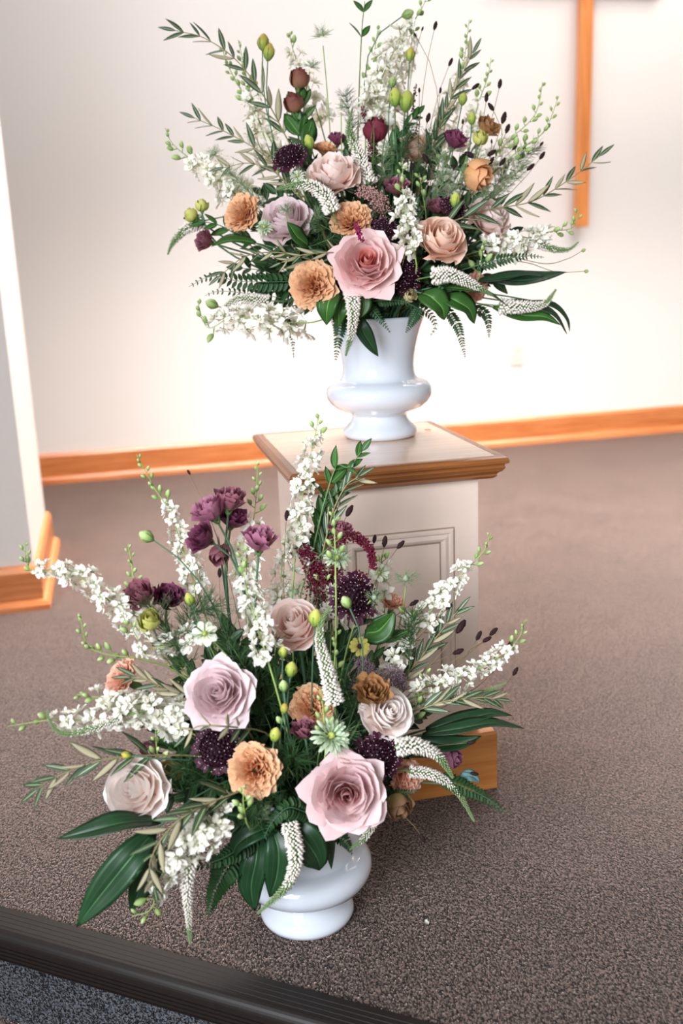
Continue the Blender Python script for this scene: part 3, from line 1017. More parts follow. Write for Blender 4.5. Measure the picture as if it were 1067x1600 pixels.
def larkspur(label, B, P, white, fpx=15, desc=None, dens=1.0, budpx=8, group=None, budstep=1.0, green=False):
    """a white spike; florets up to the share WHITE of its visible length, then green buds"""
    base, path, vis = path_to(B, P)
    t = thing('larkspur_spike', label or '', 'larkspur', base, group)
    if desc: later_label(t, desc, P[-1][0], P[-1][1], B)
    elif label: USED.add(label)
    add_stem(t, path, 0.0019, 0.0006, G_STEM_PALE, 5)
    vis, L = resample(vis, 60)
    fr = fpx * mpp(vis[20])
    br = budpx * mpp(vis[40])
    ph = random.uniform(0, 6)
    fr *= 1.12
    n = int(L * white / (fr * 0.42) * dens)
    for k in range(n):
        s = white * (k + random.uniform(0.1, 0.9)) / n
        i = min(59, int(s * 60)); tg = (vis[i + 1] - vis[max(i - 1, 0)]).normalized()
        o = tg.orthogonal().normalized(); o2 = tg.cross(o)
        a = ph + k * 2.39996 + random.uniform(-.4, .4)
        rd = o * cos(a) + o2 * sin(a)
        sc = fr * (1.05 - 0.35 * s / max(white, 0.01)) * random.uniform(0.85, 1.15)
        c = vis[i] + rd * sc * random.uniform(0.55, 1.1)
        part('floret', floret_mesh(k % 5), t, frame_mat(c, rd + tg * random.uniform(0.0, 0.7) + Vector((random.uniform(-.3, .3), random.uniform(-.3, .3), random.uniform(-.15, .35))), roll=random.uniform(0, 6), s=sc))
    nb = max(4, int(L * (1 - white) / (br * 0.95) * budstep))
    for k in range(nb):
        s = white + (1 - white) * (k + 0.3) / nb
        i = min(59, int(s * 60)); tg = (vis[i + 1] - vis[max(i - 1, 0)]).normalized()
        o = tg.orthogonal().normalized(); o2 = tg.cross(o)
        a = ph + k * 2.6 + random.uniform(-.3, .3)
        rd = o * cos(a) + o2 * sin(a)
        q = (s - white) / max(1 - white, .01)
        sc = br * (1.15 - 0.65 * q) * random.uniform(0.85, 1.15)
        c = vis[i] + (rd * 0.9 + tg * 0.35) * sc * (1.0 - 0.5 * q)
        d = (tg * 0.8 + rd * 0.6 + Vector((0, 0, 0.2))).normalized()
        bo = part('bud', bud_mesh(BUD, 0.29, 6, True), t, frame_mat(c, d, xhint=rd, s=sc * 1.6))
        part('pedicel', twiglet(vis[i], c + d * sc * 0.1, 0.0005).mesh('pedicel', G_STEM_PALE), bo)
    return t


def veronica(label, B, P, desc=None, wpx=11, green=0.35, group=None):
    base, path, vis = path_to(B, P)
    t = thing('veronica_spike', label or '', 'veronica', base, group)
    if desc: later_label(t, desc, P[-1][0], P[-1][1], B)
    elif label: USED.add(label)
    vis, L = resample(vis, 50)
    add_stem(t, path[:-len(path) // 4], 0.0016, 0.0012, G_STEM, 5)
    b = MB(); w = wpx * mpp(vis[25])
    b.tube(vis, [w * 0.42 * (1 - 0.85 * (i / 50) ** 1.2) + 0.0004 for i in range(51)], 6)
    part('spike_core', b.mesh('spike_core', VER_C), t)
    fw, fg = MB(), MB()
    rows = int(L / 0.0029)
    for r in range(rows):
        s = r / rows
        x = s * 50; i = min(49, int(x)); p = vis[i].lerp(vis[i + 1], x - i)
        tg = (vis[min(i + 1, 50)] - vis[max(i - 1, 0)]).normalized()
        o = tg.orthogonal().normalized(); o2 = tg.cross(o)
        rr = w * (1 - 0.86 * s ** 1.4)
        m = max(5, int(10 * (1 - 0.4 * s)))
        for k in range(m):
            a = 2 * pi * k / m + r * 0.4 + random.uniform(-.15, .15)
            rd = o * cos(a) + o2 * sin(a)
            isg = s > 1 - green and random.random() < min(1.0, (s - (1 - green)) / green * 2.2)
            q = fg if isg else fw
            q.octa(p + rd * rr * 0.38, rd + tg * (0.25 + 0.6 * s), rr * random.uniform(0.6, 0.95) + 0.0009, max(0.0008, rr * 0.21))
    part('floret_mass', fw.mesh('floret_mass', VER_W), t, stuff=True)
    if fg.f: part('bud_mass', fg.mesh('bud_mass', VER_G), t, stuff=True)
    return t


def scab_mesh():
    if 'scab' in CACHE: return CACHE['scab']
    core = MB(); core.lathe([(0.0, 0.46), (0.2, 0.43), (0.4, 0.32), (0.52, 0.12), (0.45, -0.15), (0.2, -0.3), (0.0, -0.32)], 14)
    fl, pn, pt = MB(), MB(), MB()
    n = 150
    for k in range(n):
        t = (k + 0.5) / n
        th = t ** 0.5 * radians(88); a = k * 2.39996
        d = Vector((sin(th) * cos(a), sin(th) * sin(a), cos(th) * 0.85))
        p = Vector((d.x * 0.6, d.y * 0.6, d.z * 0.55))
        d.normalize(); x = d.orthogonal().normalized(); y = d.cross(x)
        r = 0.085 + 0.05 * t
        c = fl.vert(p - d * 0.05, (0.5, 0.0))
        ring = []
        for q in range(8):
            aa = 2 * pi * q / 8
            rr = r * (1.15 if q % 2 == 0 else 0.6)
            ring.append(fl.vert(p + (x * cos(aa) + y * sin(aa)) * rr + d * (0.10 if q % 2 == 0 else 0.06), (0.5, 1.0 if q % 2 == 0 else 0.4)))
        for q in range(8): fl.face((c, ring[q], ring[(q + 1) % 8]))
        if k % 2 == 0:
            e = p + d * (0.22 + 0.05 * sin(k)) + x * 0.05 * sin(k * 1.7)
            pn.tube([p, e], 0.006, 3, cap=False)
            pt.octa(e, d, 0.045, 0.02)
    CACHE['scab'] = (core.mesh('core', SCAB), fl.mesh('floret_mass', SCAB), pn.mesh('filaments', SCAB), pt.mesh('pins', PIN))
    return CACHE['scab']


def scabious(label, B, px, py, d, rpx, face, short=None, desc=None, pins=True, group=None):
    pet = petal_mesh('scab_petal', SCAB, qb((0.35, -0.1), (0.7, 0.1), (1.0, 0.02), 0.0, 0.08), 0.20, tip_serr(0.12, 2), 0.05, nu=6, nv=3, seed=9)
    petals = [(pet, 2 * pi * k / 16 + 0.1 * sin(k * 7), 1 + 0.06 * sin(k * 3)) for k in range(16)]

    def ex(t, M0, R):
        c, f, a, p = scab_mesh(); M = M0 @ Matrix.Scale(R, 4)
        part('core', c, t, M); part('floret_mass', f, t, M, stuff=True)
        part('filament_mass', a, t, M, stuff=True)
        if pins: part('pin_mass', p, t, M, stuff=True)
    return head('scabious', label, 'scabious', B, px, py, d, rpx, face, petals, calyx=None, extra=ex, short=short, desc=desc, sr=0.0013, group=group)


def burnet_mesh(q):
    k = ('burn', q)
    if k in CACHE: return CACHE[k]
    rnd = random.Random(q)
    b = MB(); rows = []
    for j in range(8):
        z = j / 7
        r = 0.225 * sin(pi * (0.06 + 0.88 * z)) ** 0.6
        rows.append([b.vert(((r * (1 + rnd.uniform(-.16, .16))) * cos(2 * pi * i / 9 + j * .35), (r * (1 + rnd.uniform(-.16, .16))) * sin(2 * pi * i / 9 + j * .35), z - 0.5), (0.5, z)) for i in range(9)])
    b.grid(rows, closed=True); b.face(rows[0][::-1]); b.face(rows[-1])
    CACHE[k] = b.mesh('burnet_head', BURN)
    return CACHE[k]


def burnet(B, px, py, d, lpx, ang, root=None):
    """a thin stem with one dark oval head; ANG is the head's lean from upright, degrees clockwise"""
    p = at(px, py, d, B); s = lpx * 0.92 * mpp(p)
    dr = vdir((sin(radians(ang)), cos(radians(ang)), random.uniform(-.2, .3)))
    q = p - dr * s * 0.45
    if root:
        r = at(root[0], root[1], root[2] if len(root) > 2 else d * 0.5, B)
        base, lead = stem_path(B, r, (q - r), 6)
        path = lead + bez(r, r.lerp(q, .35), q - dr * (q - r).length * .3, q, 7)[1:]
    else:
        base, path = stem_path(B, q, dr, 10)
    t = thing('burnet_stem', '', 'burnet', base, 'dark burnet heads of the ' + ('upper' if B is UP else 'lower') + ' arrangement')
    later_label(t, 'small dark brown burnet head', px, py, B)
    add_stem(t, path, 0.0010, 0.0006, G_BURN, 4)
    part('flower_head', burnet_mesh(int(px) % 4), t, frame_mat(p, dr, s=s))
    return t


def threads(t, centre, n, axis, ln, spread, r=0.00035, m=None, name='bract_mass'):
    """hair-fine forking bracts"""
    b = MB(); ax = Vector(axis).normalized(); o = ax.orthogonal().normalized(); o2 = ax.cross(o)
    for k in range(n):
        a = random.uniform(0, 6.28); th = spread * sqrt(random.random())
        d = ax * cos(th) + (o * cos(a) + o2 * sin(a)) * sin(th)
        l = ln * random.uniform(0.6, 1.1)
        w = Vector((random.uniform(-1, 1), random.uniform(-1, 1), random.uniform(-1, 1))) * 0.25 * l
        c0 = Vector(centre); p1 = c0 + d * l * .5 + w * .2; p2 = c0 + d * l + w * .6
        b.tube([c0, p1, p2], [r * 1.3, r, r * .6], 3, cap=False)
        for sgn in (1, -1):
            e = (d + (o * sin(a) - o2 * cos(a)) * 0.6 * sgn + w.normalized() * .3).normalized()
            b.tube([p1, p1 + e * l * 0.38], [r, r * .5], 3, cap=False)
    return part(name, b.mesh(name, m or FEATH), t, stuff=True)


def nigella(label, B, px, py, d, rpx, face, kind='flower', pm=None, desc=None, short=None, n=34):
    pm = pm or P_NIG
    petals = [] if kind == 'pod' else (daisy_set(pm, 8, 0.34, 0.05) + daisy_set(pm, 7, 0.3, 0.0, 1) if kind == 'flower' else daisy_set(pm, 15, 0.13, 0.1) + daisy_set(pm, 14, 0.14, -0.15, 1, 0.85) + daisy_set(pm, 12, 0.16, -0.35, 1, 0.62) + daisy_set(pm, 9, 0.2, -0.5, 1, 0.4))

    def ex(t, M0, R):
        ax = M0.to_3x3() @ Vector((0, 0, 1)); c = M0.translation
        threads(t, c - ax * R * 0.15, n, ax, R * (2.0 if kind == 'pod' else 1.45), radians(100 if kind == 'pod' else 95), r=0.0003, m=FEATH_P)
        if kind == 'pod':
            part('seed_pod', bud_mesh(POD, 0.42, 8), t, M0 @ Matrix.Translation((0, 0, -0.35 * R)) @ Matrix.Scale(R * 0.95, 4))
        else:
            part('centre', bud_mesh(CORE_G, 0.42, 8), t, M0 @ Matrix.Translation((0, 0, -0.1 * R)) @ Matrix.Scale(R * 0.42, 4))
    return head('nigella', label, 'nigella', B, px, py, d, rpx, face, petals, calyx=None, extra=ex, desc=desc, short=short, sr=0.0011, stem_m=G_STEM_PALE)


def bud_stem(label, B, px, py, d, lpx, ang, m=None, desc=None, fat=0.42, root=None, name='lisianthus_bud', cat='bud', group=None):
    p = at(px, py, d, B); s = lpx * mpp(p)
    dr = vdir((sin(radians(ang)), cos(radians(ang)), 0.15))
    q = p - dr * s * 0.5
    if root:
        r = at(root[0], root[1], root[2] if len(root) > 2 else d * 0.6, B)
        base, lead = stem_path(B, r, (q - r), 6)
        path = lead + bez(r, r.lerp(q, .4), q - dr * (q - r).length * .35, q, 8)[1:]
    else:
        base, path = stem_path(B, q, dr, 10)
    t = thing(name, label or '', cat, base, group)
    if desc: later_label(t, desc, px, py, B)
    elif label: USED.add(label)
    add_stem(t, path, 0.0016, 0.0012, G_STEM_DK, 5)
    M = frame_mat(q, dr, roll=random.uniform(0, 6), s=s)
    part('bud', bud_mesh(m or BUD_Y, fat, 8), t, M)
    b = MB()
    for k in range(5):
        a = 2 * pi * k / 5
        rows = []
        for v in (0.0, 0.35, 0.8):
            rr = fat * (0.12 + 0.95 * sin(min(1, v * 1.3 + 0.12) * pi / 2)) * 1.06
            rows.append([b.vert((rr * cos(a + x), rr * sin(a + x), v * 0.8), (0.5, v)) for x in (-0.16 * (1 - v), 0.16 * (1 - v) + 0.01)])
        b.grid(rows)
    part('sepals', b.mesh('sepals', G_STEM), t, M)
    return t


def fern(label, B, P, lpx, desc=None, n=15, m=None, group=None, nrm=None):
    base, path, vis = path_to(B, P)
    t = thing('fern_frond', label or '', 'fern', base, group)
    q = P[-1]
    if desc: later_label(t, desc, q[0], q[1], B)
    elif label: USED.add(label)
    add_stem(t, path, 0.0014, 0.0005, G_STEM_DK, 4)
    vis, L = resample(vis, 40)
    view = (EYE - vis[20]).normalized()
    nv = vdir(nrm) if nrm else (view + Vector((0, 0, 0.3))).normalized()
    me = leaf_mesh('fern', m or FERN, m or FERN, 0.17, 4, 0.12, 0.15)
    ln = lpx * mpp(vis[20])
    n = int(n * 1.35)
    for k in range(n):
        s = (k + 0.4) / n; i = min(39, int(s * 40))
        tg = (vis[i + 1] - vis[max(i - 1, 0)]).normalized(); sd = tg.cross(nv).normalized()
        l = ln * (1.0 - 0.85 * s ** 1.2) * (0.75 + 0.25 * min(1, s * 5))
        for sg in (-1, 1):
            d = sd * sg * sin(radians(62)) + tg * cos(radians(62)) - nv * 0.12
            part('leaflet', me, t, leaf_matrix(vis[i], d, nv + Vector((random.uniform(-.3, .3), random.uniform(-.3, .3), 0)), l, 1.25))
    return t


def plume(label, B, P, wpx, m, name, cat, desc=None, beads=420, short=None, jit=1.0, group=None):
    """a drooping amaranth plume or a misty spray: bead clusters along a curve"""
    base, path, vis = path_to(B, P)
    t = thing(name, label or '', cat, base, group)
    if desc: later_label(t, desc, P[-1][0], P[-1][1], B)
    elif label: USED.add(label)
    add_stem(t, path, 0.0013, 0.0006, G_STEM, 4)
    vis, L = resample(vis, 40)
    w = wpx * mpp(vis[20])
    b = MB()
    for k in range(beads):
        s = random.random() ** 0.9; i = min(39, int(s * 40))
        d = Vector((random.gauss(0, 1), random.gauss(0, 1), random.gauss(0, 1))).normalized()
        rr = w * (1 - 0.65 * s) * random.random() ** 0.5
        ln = random.uniform(0.0034, 0.0056) * jit
        b.octa(vis[i] + d * rr, d + Vector((0, 0, -.2)), ln, ln * 0.42)
    part('bead_mass', b.mesh('bead_mass', m), t, stuff=True)
    return t


def feathery(B, P, ln, desc, n=26, m=None):
    """thread-leaved nigella foliage on a stem"""
    base, path, vis = path_to(B, P)
    t = thing('feathery_sprig', '', 'foliage', base, 'feathery green sprigs')
    later_label(t, desc, P[-1][0], P[-1][1], B)
    add_stem(t, path, 0.0012, 0.0006, G_STEM, 4)
    vis, L = resample(vis, 10)
    b = MB()
    for i in range(1, 11):
        p = vis[i]; tg = (vis[i] - vis[i - 1]).normalized(); o = tg.orthogonal().normalized(); o2 = tg.cross(o)
        for k in range(n // 2):
            a = random.uniform(0, 6.28); th = random.uniform(0.3, 1.3)
            d = tg * cos(th) + (o * cos(a) + o2 * sin(a)) * sin(th)
            l = ln * random.uniform(.5, 1.1); w = Vector((random.uniform(-1, 1), random.uniform(-1, 1), random.uniform(-1, 1))) * l * .2
            p1 = p + d * l * .5 + w * .3; r = 0.00045
            b.tube([p, p1, p + d * l + w], [r, r, r * .5], 3, cap=False)
            for sg in (1, -1):
                e = (d + (o * sin(a) - o2 * cos(a)) * 0.7 * sg).normalized()
                b.tube([p1, p1 + e * l * .4], [r * .8, r * .4], 3, cap=False)
    part('thread_foliage', b.mesh('thread_foliage', m or FEATH), t, stuff=True)
    return t


# ---------------------------------------------------------------- flower sets
def ROSE_O(m, c=None): return rose_set(m, 'open', c)
def ROSE_H(m, c=None): return rose_set(m, 'half', c)
def ROSE_M(m, c=None): return rose_set(m, 'round', c)


def rose(label, B, px, py, d, r, face, petals, short, sq=1.0):
    return head('garden_rose', label, 'rose', B, px, py, d, r, face, petals, calyx='rose', short=short, squash=sq, sr=0.0026, stem_m=G_STEM_DK)


def carn(label, B, px, py, d, r, face, m, short):
    return head('carnation', label, 'carnation', B, px, py, d, r, face, carnation_set(m), calyx='tube', short=short, sr=0.0019, stem_m=G_STEM_DK, squash=0.95)


def lisi(label, B, px, py, d, r, face, m, short=None, bell=False):
    return head('lisianthus', label, 'lisianthus', B, px, py, d, r, face, bell_set(m) if bell else lisi_set(m), calyx='bell', short=short, sr=0.0018, stem_m=G_STEM_DK, squash=0.9)


# ================================================================ LOWER ARRANGEMENT
B = LO
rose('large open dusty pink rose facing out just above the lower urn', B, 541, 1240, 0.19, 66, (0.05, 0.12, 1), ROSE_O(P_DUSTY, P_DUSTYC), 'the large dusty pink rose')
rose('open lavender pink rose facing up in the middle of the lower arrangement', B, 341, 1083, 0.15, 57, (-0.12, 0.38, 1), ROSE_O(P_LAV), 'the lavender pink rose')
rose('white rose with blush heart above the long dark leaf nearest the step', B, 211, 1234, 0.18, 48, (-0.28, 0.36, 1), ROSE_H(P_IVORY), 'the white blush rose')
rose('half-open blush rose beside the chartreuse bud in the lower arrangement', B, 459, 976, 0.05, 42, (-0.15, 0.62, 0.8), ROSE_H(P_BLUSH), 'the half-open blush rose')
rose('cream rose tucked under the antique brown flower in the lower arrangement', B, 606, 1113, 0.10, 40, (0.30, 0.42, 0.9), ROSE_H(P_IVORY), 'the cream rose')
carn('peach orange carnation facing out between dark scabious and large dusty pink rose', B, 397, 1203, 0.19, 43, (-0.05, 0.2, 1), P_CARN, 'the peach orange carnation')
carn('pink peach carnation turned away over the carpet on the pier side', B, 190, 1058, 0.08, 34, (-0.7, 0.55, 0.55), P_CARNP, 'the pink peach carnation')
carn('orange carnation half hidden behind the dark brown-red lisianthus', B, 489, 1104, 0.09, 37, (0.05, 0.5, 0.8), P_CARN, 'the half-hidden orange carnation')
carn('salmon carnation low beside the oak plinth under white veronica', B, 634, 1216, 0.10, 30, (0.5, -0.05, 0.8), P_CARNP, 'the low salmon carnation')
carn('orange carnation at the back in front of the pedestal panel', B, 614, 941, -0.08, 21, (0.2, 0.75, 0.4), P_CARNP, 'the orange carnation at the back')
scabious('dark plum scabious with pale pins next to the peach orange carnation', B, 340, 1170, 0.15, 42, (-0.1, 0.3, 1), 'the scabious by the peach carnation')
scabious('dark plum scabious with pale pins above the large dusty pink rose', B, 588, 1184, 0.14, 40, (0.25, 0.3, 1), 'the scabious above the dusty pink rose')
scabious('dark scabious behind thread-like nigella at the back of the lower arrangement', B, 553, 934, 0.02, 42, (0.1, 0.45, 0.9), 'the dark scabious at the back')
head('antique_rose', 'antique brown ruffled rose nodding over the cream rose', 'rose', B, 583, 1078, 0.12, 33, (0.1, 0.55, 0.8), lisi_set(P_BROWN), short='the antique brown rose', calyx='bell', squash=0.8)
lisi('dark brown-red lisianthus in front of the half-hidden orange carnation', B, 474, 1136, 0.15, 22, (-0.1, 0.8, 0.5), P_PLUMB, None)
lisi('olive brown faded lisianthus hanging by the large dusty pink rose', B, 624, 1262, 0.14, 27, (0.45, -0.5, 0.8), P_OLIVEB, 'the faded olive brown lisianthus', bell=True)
# the mauve lisianthus at the top
lisi('mauve lisianthus on the pier side of the topmost purple pair', B, 323, 790, 0.0, 31, (-0.45, 0.75, 0.45), P_MAUVE, 'the mauve lisianthus')
lisi('dusky mauve lisianthus topmost of the purple cluster', B, 360, 772, -0.02, 30, (0.15, 0.9, 0.35), P_PLUMB, 'the topmost lisianthus')
lisi('dusky plum lisianthus tucked beneath the topmost purple flower', B, 364, 803, -0.05, 27, (0.2, 0.75, 0.5), P_PLUM, None)
lisi('deep purple lisianthus hanging below the topmost purple pair', B, 310, 838, 0.02, 28, (-0.65, 0.35, 0.7), P_PLUM, 'the deep purple lisianthus')
lisi('mauve lisianthus on a straight bare stem on the cross side of the cluster', B, 407, 834, 0.03, 32, (0.12, 0.95, 0.4), P_MAUVE, 'the straight-stemmed mauve lisianthus')
lisi('brown closed lisianthus below the purple cluster', B, 343, 868, -0.03, 22, (0.1, -0.4, 0.5), P_PLUMB, None, bell=True)
lisi('dusky plum lisianthus above the chartreuse half-open lisianthus', B, 217, 926, 0.04, 30, (-0.25, 0.55, 0.8), P_PLUMB, 'the dusky plum lisianthus')
lisi('dark plum lisianthus behind the tall curved bud stem', B, 265, 931, 0.02, 28, (0.3, 0.55, 0.8), P_PLUM, 'the dark plum lisianthus')
lisi('small plum lisianthus between green larkspur tip and amaranth', B, 534, 824, -0.05, 21, (0.2, 0.8, 0.5), P_PLUMB, None)
lisi('purple lisianthus in front of the oak plinth', B, 709, 1184, 0.02, 21, (0.7, 0.1, 0.5), P_MAUVE, None, bell=True)
lisi('chartreuse half-open lisianthus beneath the dusky plum one', B, 233, 968, 0.09, 22, (-0.05, 0.6, 0.8), P_CHART, 'the chartreuse lisianthus', bell=True)
lisi('pale straw lisianthus wedged above the white blush rose', B, 262, 1205, 0.12, 24, (0.35, 0.55, 0.7), P_PALEY, None, bell=True)
lisi('mauve faded lisianthus half hidden under white larkspur', B, 232, 1172, 0.08, 18, (-0.5, 0.3, 0.6), P_PLUMB, None, bell=True)
for a in (('chartreuse bud touching the half-open blush rose', 493, 966, 0.11, 30, 5, BUD_Y), ('plump chartreuse bud on a straight stem below the half-open blush rose', 455, 1046, 0.14, 26, 8, BUD_Y),
          ('small chartreuse bud under the half-open blush rose', 442, 1019, 0.12, 20, 3, BUD_Y), ('small green bud between two chartreuse ones', 443, 1072, 0.15, 20, -4, BUD), ('olive bud on the pier side of the orange carnation', 444, 1107, 0.16, 18, 10, BUD_YO),
          ('chartreuse bud above the peach orange carnation', 430, 1148, 0.18, 25, 12, BUD_Y), ('closed green bud on a tall curved stem at the pier side', 229, 838, 0.03, 26, -60, BUD),
          ('round chartreuse bud beside the dark plum lisianthus', 296, 936, 0.06, 22, -20, BUD_Y), ('round olive bud touching the top of the white blush rose', 197, 1180, 0.17, 17, -80, BUD_YO),
          ('green bud nodding in front of the dark scabious at the back', 541, 941, 0.08, 22, -30, BUD), ('small green bud above the chartreuse lisianthus stem', 436, 1125, 0.15, 14, -30, BUD)):
    bud_stem(a[0], B, a[1], a[2], a[3], a[4], a[5], a[6], fat=0.36)
# larkspur
larkspur('white larkspur arching out over the carpet towards the pier, buds at its tip', B, [(215, 978, 0.04), (160, 930, 0.05), (105, 890, 0.05), (48, 890, 0.05), (38, 845, 0.05)], 0.80, 15, dens=1.15, budpx=8)
larkspur('tall white larkspur with bare bud tip rising between plum and purple lisianthus', B, [(320, 960, -0.02), (290, 870, -0.03), (265, 800, -0.04), (243, 765, -0.05), (213, 710, -0.05)], 0.68, 15, dens=1.25, budpx=8)
larkspur('white larkspur behind the purple lisianthus cluster', B, [(390, 960, -0.05), (385, 880, -0.06), (398, 800, -0.08), (403, 720, -0.09)], 0.66, 16, dens=1.1, budpx=8)
larkspur('white larkspur in the middle with green buds above and florets below', B, [(418, 1030, 0.13), (398, 965, 0.12), (382, 905, 0.10), (377, 848, 0.08)], 0.72, 16, dens=1.2, budpx=8)
larkspur('tallest white larkspur reaching across the pedestal top', B, [(460, 880, -0.05), (470, 790, -0.07), (486, 710, -0.09), (499, 648, -0.10)], 0.86, 15, dens=1.25, budpx=9)
larkspur('white larkspur slanting up across the pedestal panel', B, [(655, 985, -0.04), (690, 930, -0.05), (728, 890, -0.05), (755, 862, -0.05), (767, 832, -0.05)], 0.70, 14, dens=1.2, budpx=7)
larkspur('white larkspur pointing low past the pedestal towards open carpet', B, [(645, 1090, 0.04), (710, 1062, 0.03), (770, 1032, 0.02), (808, 1000, 0.02), (821, 966, 0.02)], 0.78, 14, dens=1.25, budpx=7)
larkspur('white larkspur with large florets reaching furthest over the carpet, curved veronica below', B, [(275, 1115, 0.10), (220, 1112, 0.13), (150, 1125, 0.13), (80, 1125, 0.13), (12, 1135, 0.13)], 0.74, 17, dens=1.2, budpx=10, budstep=0.6)
larkspur('white larkspur hanging down towards the step with curled bud tip', B, [(335, 1285, 0.22), (285, 1330, 0.25), (250, 1375, 0.25), (236, 1420, 0.25), (206, 1432, 0.25)], 0.74, 18, dens=1.0, budpx=12, budstep=0.5)
larkspur('white larkspur beside the chartreuse lisianthus', B, [(300, 1000, 0.06), (255, 1010, 0.08), (225, 1010, 0.08), (200, 970, 0.08)], 0.85, 14, dens=0.9, budpx=8)
larkspur('white larkspur under the pink peach carnation', B, [(290, 1140, 0.12), (240, 1110, 0.12), (190, 1095, 0.12), (120, 1085, 0.12)], 0.85, 17, dens=1.1, budpx=9, budstep=0.7)
larkspur('short white larkspur facing forward over the dark leaves by the urn', B, [(345, 1280, 0.21), (310, 1300, 0.24), (285, 1320, 0.24)], 0.95, 19, dens=1.2, budpx=8)
larkspur('green larkspur tip of closed buds standing above the nodding bud stem', B, [(212, 930, 0.0), (207, 890, 0.0), (200, 850, 0.0)], 0.02, 12, budpx=8)
larkspur('green budded larkspur tip curling up below the arching white one', B, [(215, 1028, 0.06), (165, 1022, 0.07), (135, 1005, 0.07), (125, 958, 0.07)], 0.02, 12, budpx=9)
larkspur('green larkspur tip in front of the amaranth', B, [(524, 880, 0.03), (523, 840, 0.02), (522, 800, 0.0)], 0.02, 12, budpx=10)
larkspur('green budded larkspur beside the upright veronica', B, [(520, 1060, 0.08), (524, 1020, 0.07), (526, 985, 0.06)], 0.02, 12, budpx=10)
larkspur('pale green larkspur tip in front of the half-hidden orange carnation', B, [(508, 1150, 0.16), (505, 1110, 0.15), (500, 1076, 0.14)], 0.02, 12, budpx=10)
larkspur('pale green larkspur tip lying over the peach orange carnation', B, [(385, 1285, 0.22), (380, 1250, 0.23), (384, 1225, 0.23)], 0.02, 12, budpx=11)
larkspur('green larkspur tip above the pale straw lisianthus', B, [(250, 1200, 0.14), (245, 1170, 0.14), (243, 1142, 0.14)], 0.02, 12, budpx=9)
larkspur('green larkspur cluster on the cross side of the cream rose', B, [(640, 1130, 0.06), (655, 1085, 0.04), (668, 1045, 0.02)], 0.05, 12, budpx=10)
larkspur('cream larkspur behind the half-open blush rose', B, [(520, 985, -0.02), (512, 940, -0.03), (506, 905, -0.04)], 0.95, 16, dens=0.8)
larkspur('white larkspur at the back under the burnet heads', B, [(600, 960, -0.08), (600, 900, -0.09), (595, 870, -0.1)], 0.9, 14, dens=0.6)
larkspur('white larkspur between plum lisianthus and pedestal side', B, [(440, 950, -0.10), (440, 890, -0.12), (448, 850, -0.13)], 0.95, 16, dens=0.9)
larkspur('white larkspur glimpsed through olive leaves before the panel', B, [(610, 1050, 0.0), (635, 990, -0.02), (640, 960, -0.03)], 0.95, 14, dens=0.9)
# veronica
veronica('upright curved veronica spike beside the half-open blush rose', B, [(522, 1098, 0.14), (512, 1050, 0.14), (500, 1005, 0.13), (503, 970, 0.12), (516, 948, 0.11)], wpx=14, green=0.4)
veronica('green-tipped veronica curving up at the furthest pier side', B, [(190, 1120, 0.14), (140, 1140, 0.15), (95, 1145, 0.15), (75, 1120, 0.15), (76, 1108, 0.15)], wpx=8, green=0.75)
veronica('upper of two veronica spikes arching in front of the oak plinth', B, [(618, 1168, 0.13), (650, 1165, 0.13), (685, 1182, 0.12), (708, 1216, 0.12)], wpx=14, green=0.5)
veronica('lower of two veronica spikes arching in front of the oak plinth', B, [(640, 1205, 0.12), (680, 1212, 0.12), (715, 1238, 0.12), (741, 1284, 0.12)], wpx=9, green=0.6)
veronica('white veronica spike hanging straight down over the carpet near the step', B, [(300, 1330, 0.23), (293, 1370, 0.24), (294, 1420, 0.24), (297, 1476, 0.24)], wpx=12, green=0.25)
veronica('veronica spike hanging down across the bowl of the lower urn', B, [(452, 1285, 0.19), (462, 1340, 0.215), (447, 1385, 0.205), (402, 1428, 0.19)], wpx=13, green=0.6)
veronica('short veronica under the large dusty pink rose on the urn shoulder', B, [(583, 1283, 0.14), (570, 1308, 0.14), (546, 1328, 0.14)], wpx=8, green=0.6)
veronica('thin green veronica spike above the dark leaves beside the pedestal', B, [(700, 1090, 0.05), (745, 1085, 0.05), (792, 1066, 0.05)], wpx=7, green=0.95)
# amaranth, haze
plume('upright clump of burgundy amaranth before the pedestal side', B, [(500, 930, -0.04), (490, 885, -0.05), (470, 855, -0.05)], 25, AMAR, 'amaranth_plume', 'amaranth', beads=1100)
plume('second clump of burgundy amaranth beside the first', B, [(520, 920, -0.06), (525, 885, -0.06), (520, 850, -0.06)], 18, AMAR, 'amaranth_plume', 'amaranth', beads=650)
plume('arched burgundy amaranth tassel hanging before the pedestal', B, [(520, 850, -0.04), (550, 838, -0.04), (576, 855, -0.04), (584, 889, -0.04)], 10, AMAR, 'amaranth_plume', 'amaranth', beads=560)
plume('dark amaranth clump wrapped around the scabious at the back', B, [(520, 960, -0.02), (545, 905, -0.02), (570, 900, -0.02)], 15, AMAR, 'amaranth_plume', 'amaranth', beads=360)
MIST = mat('mauve_mist', '#9a7f8c', rough=0.8, trans=0.15, vary=0.0)
plume('misty mauve spray behind the antique brown rose', B, [(560, 1090, 0.02), (575, 1050, 0.03), (560, 1030, 0.03)], 26, MIST, 'sea_lavender_spray', 'spray', beads=900, jit=0.7)
plume('misty mauve spray reaching towards the green larkspur cluster', B, [(600, 1080, 0.02), (615, 1050, 0.03), (630, 1075, 0.03)], 22, MIST, 'sea_lavender_spray', 'spray', beads=800, jit=0.7)
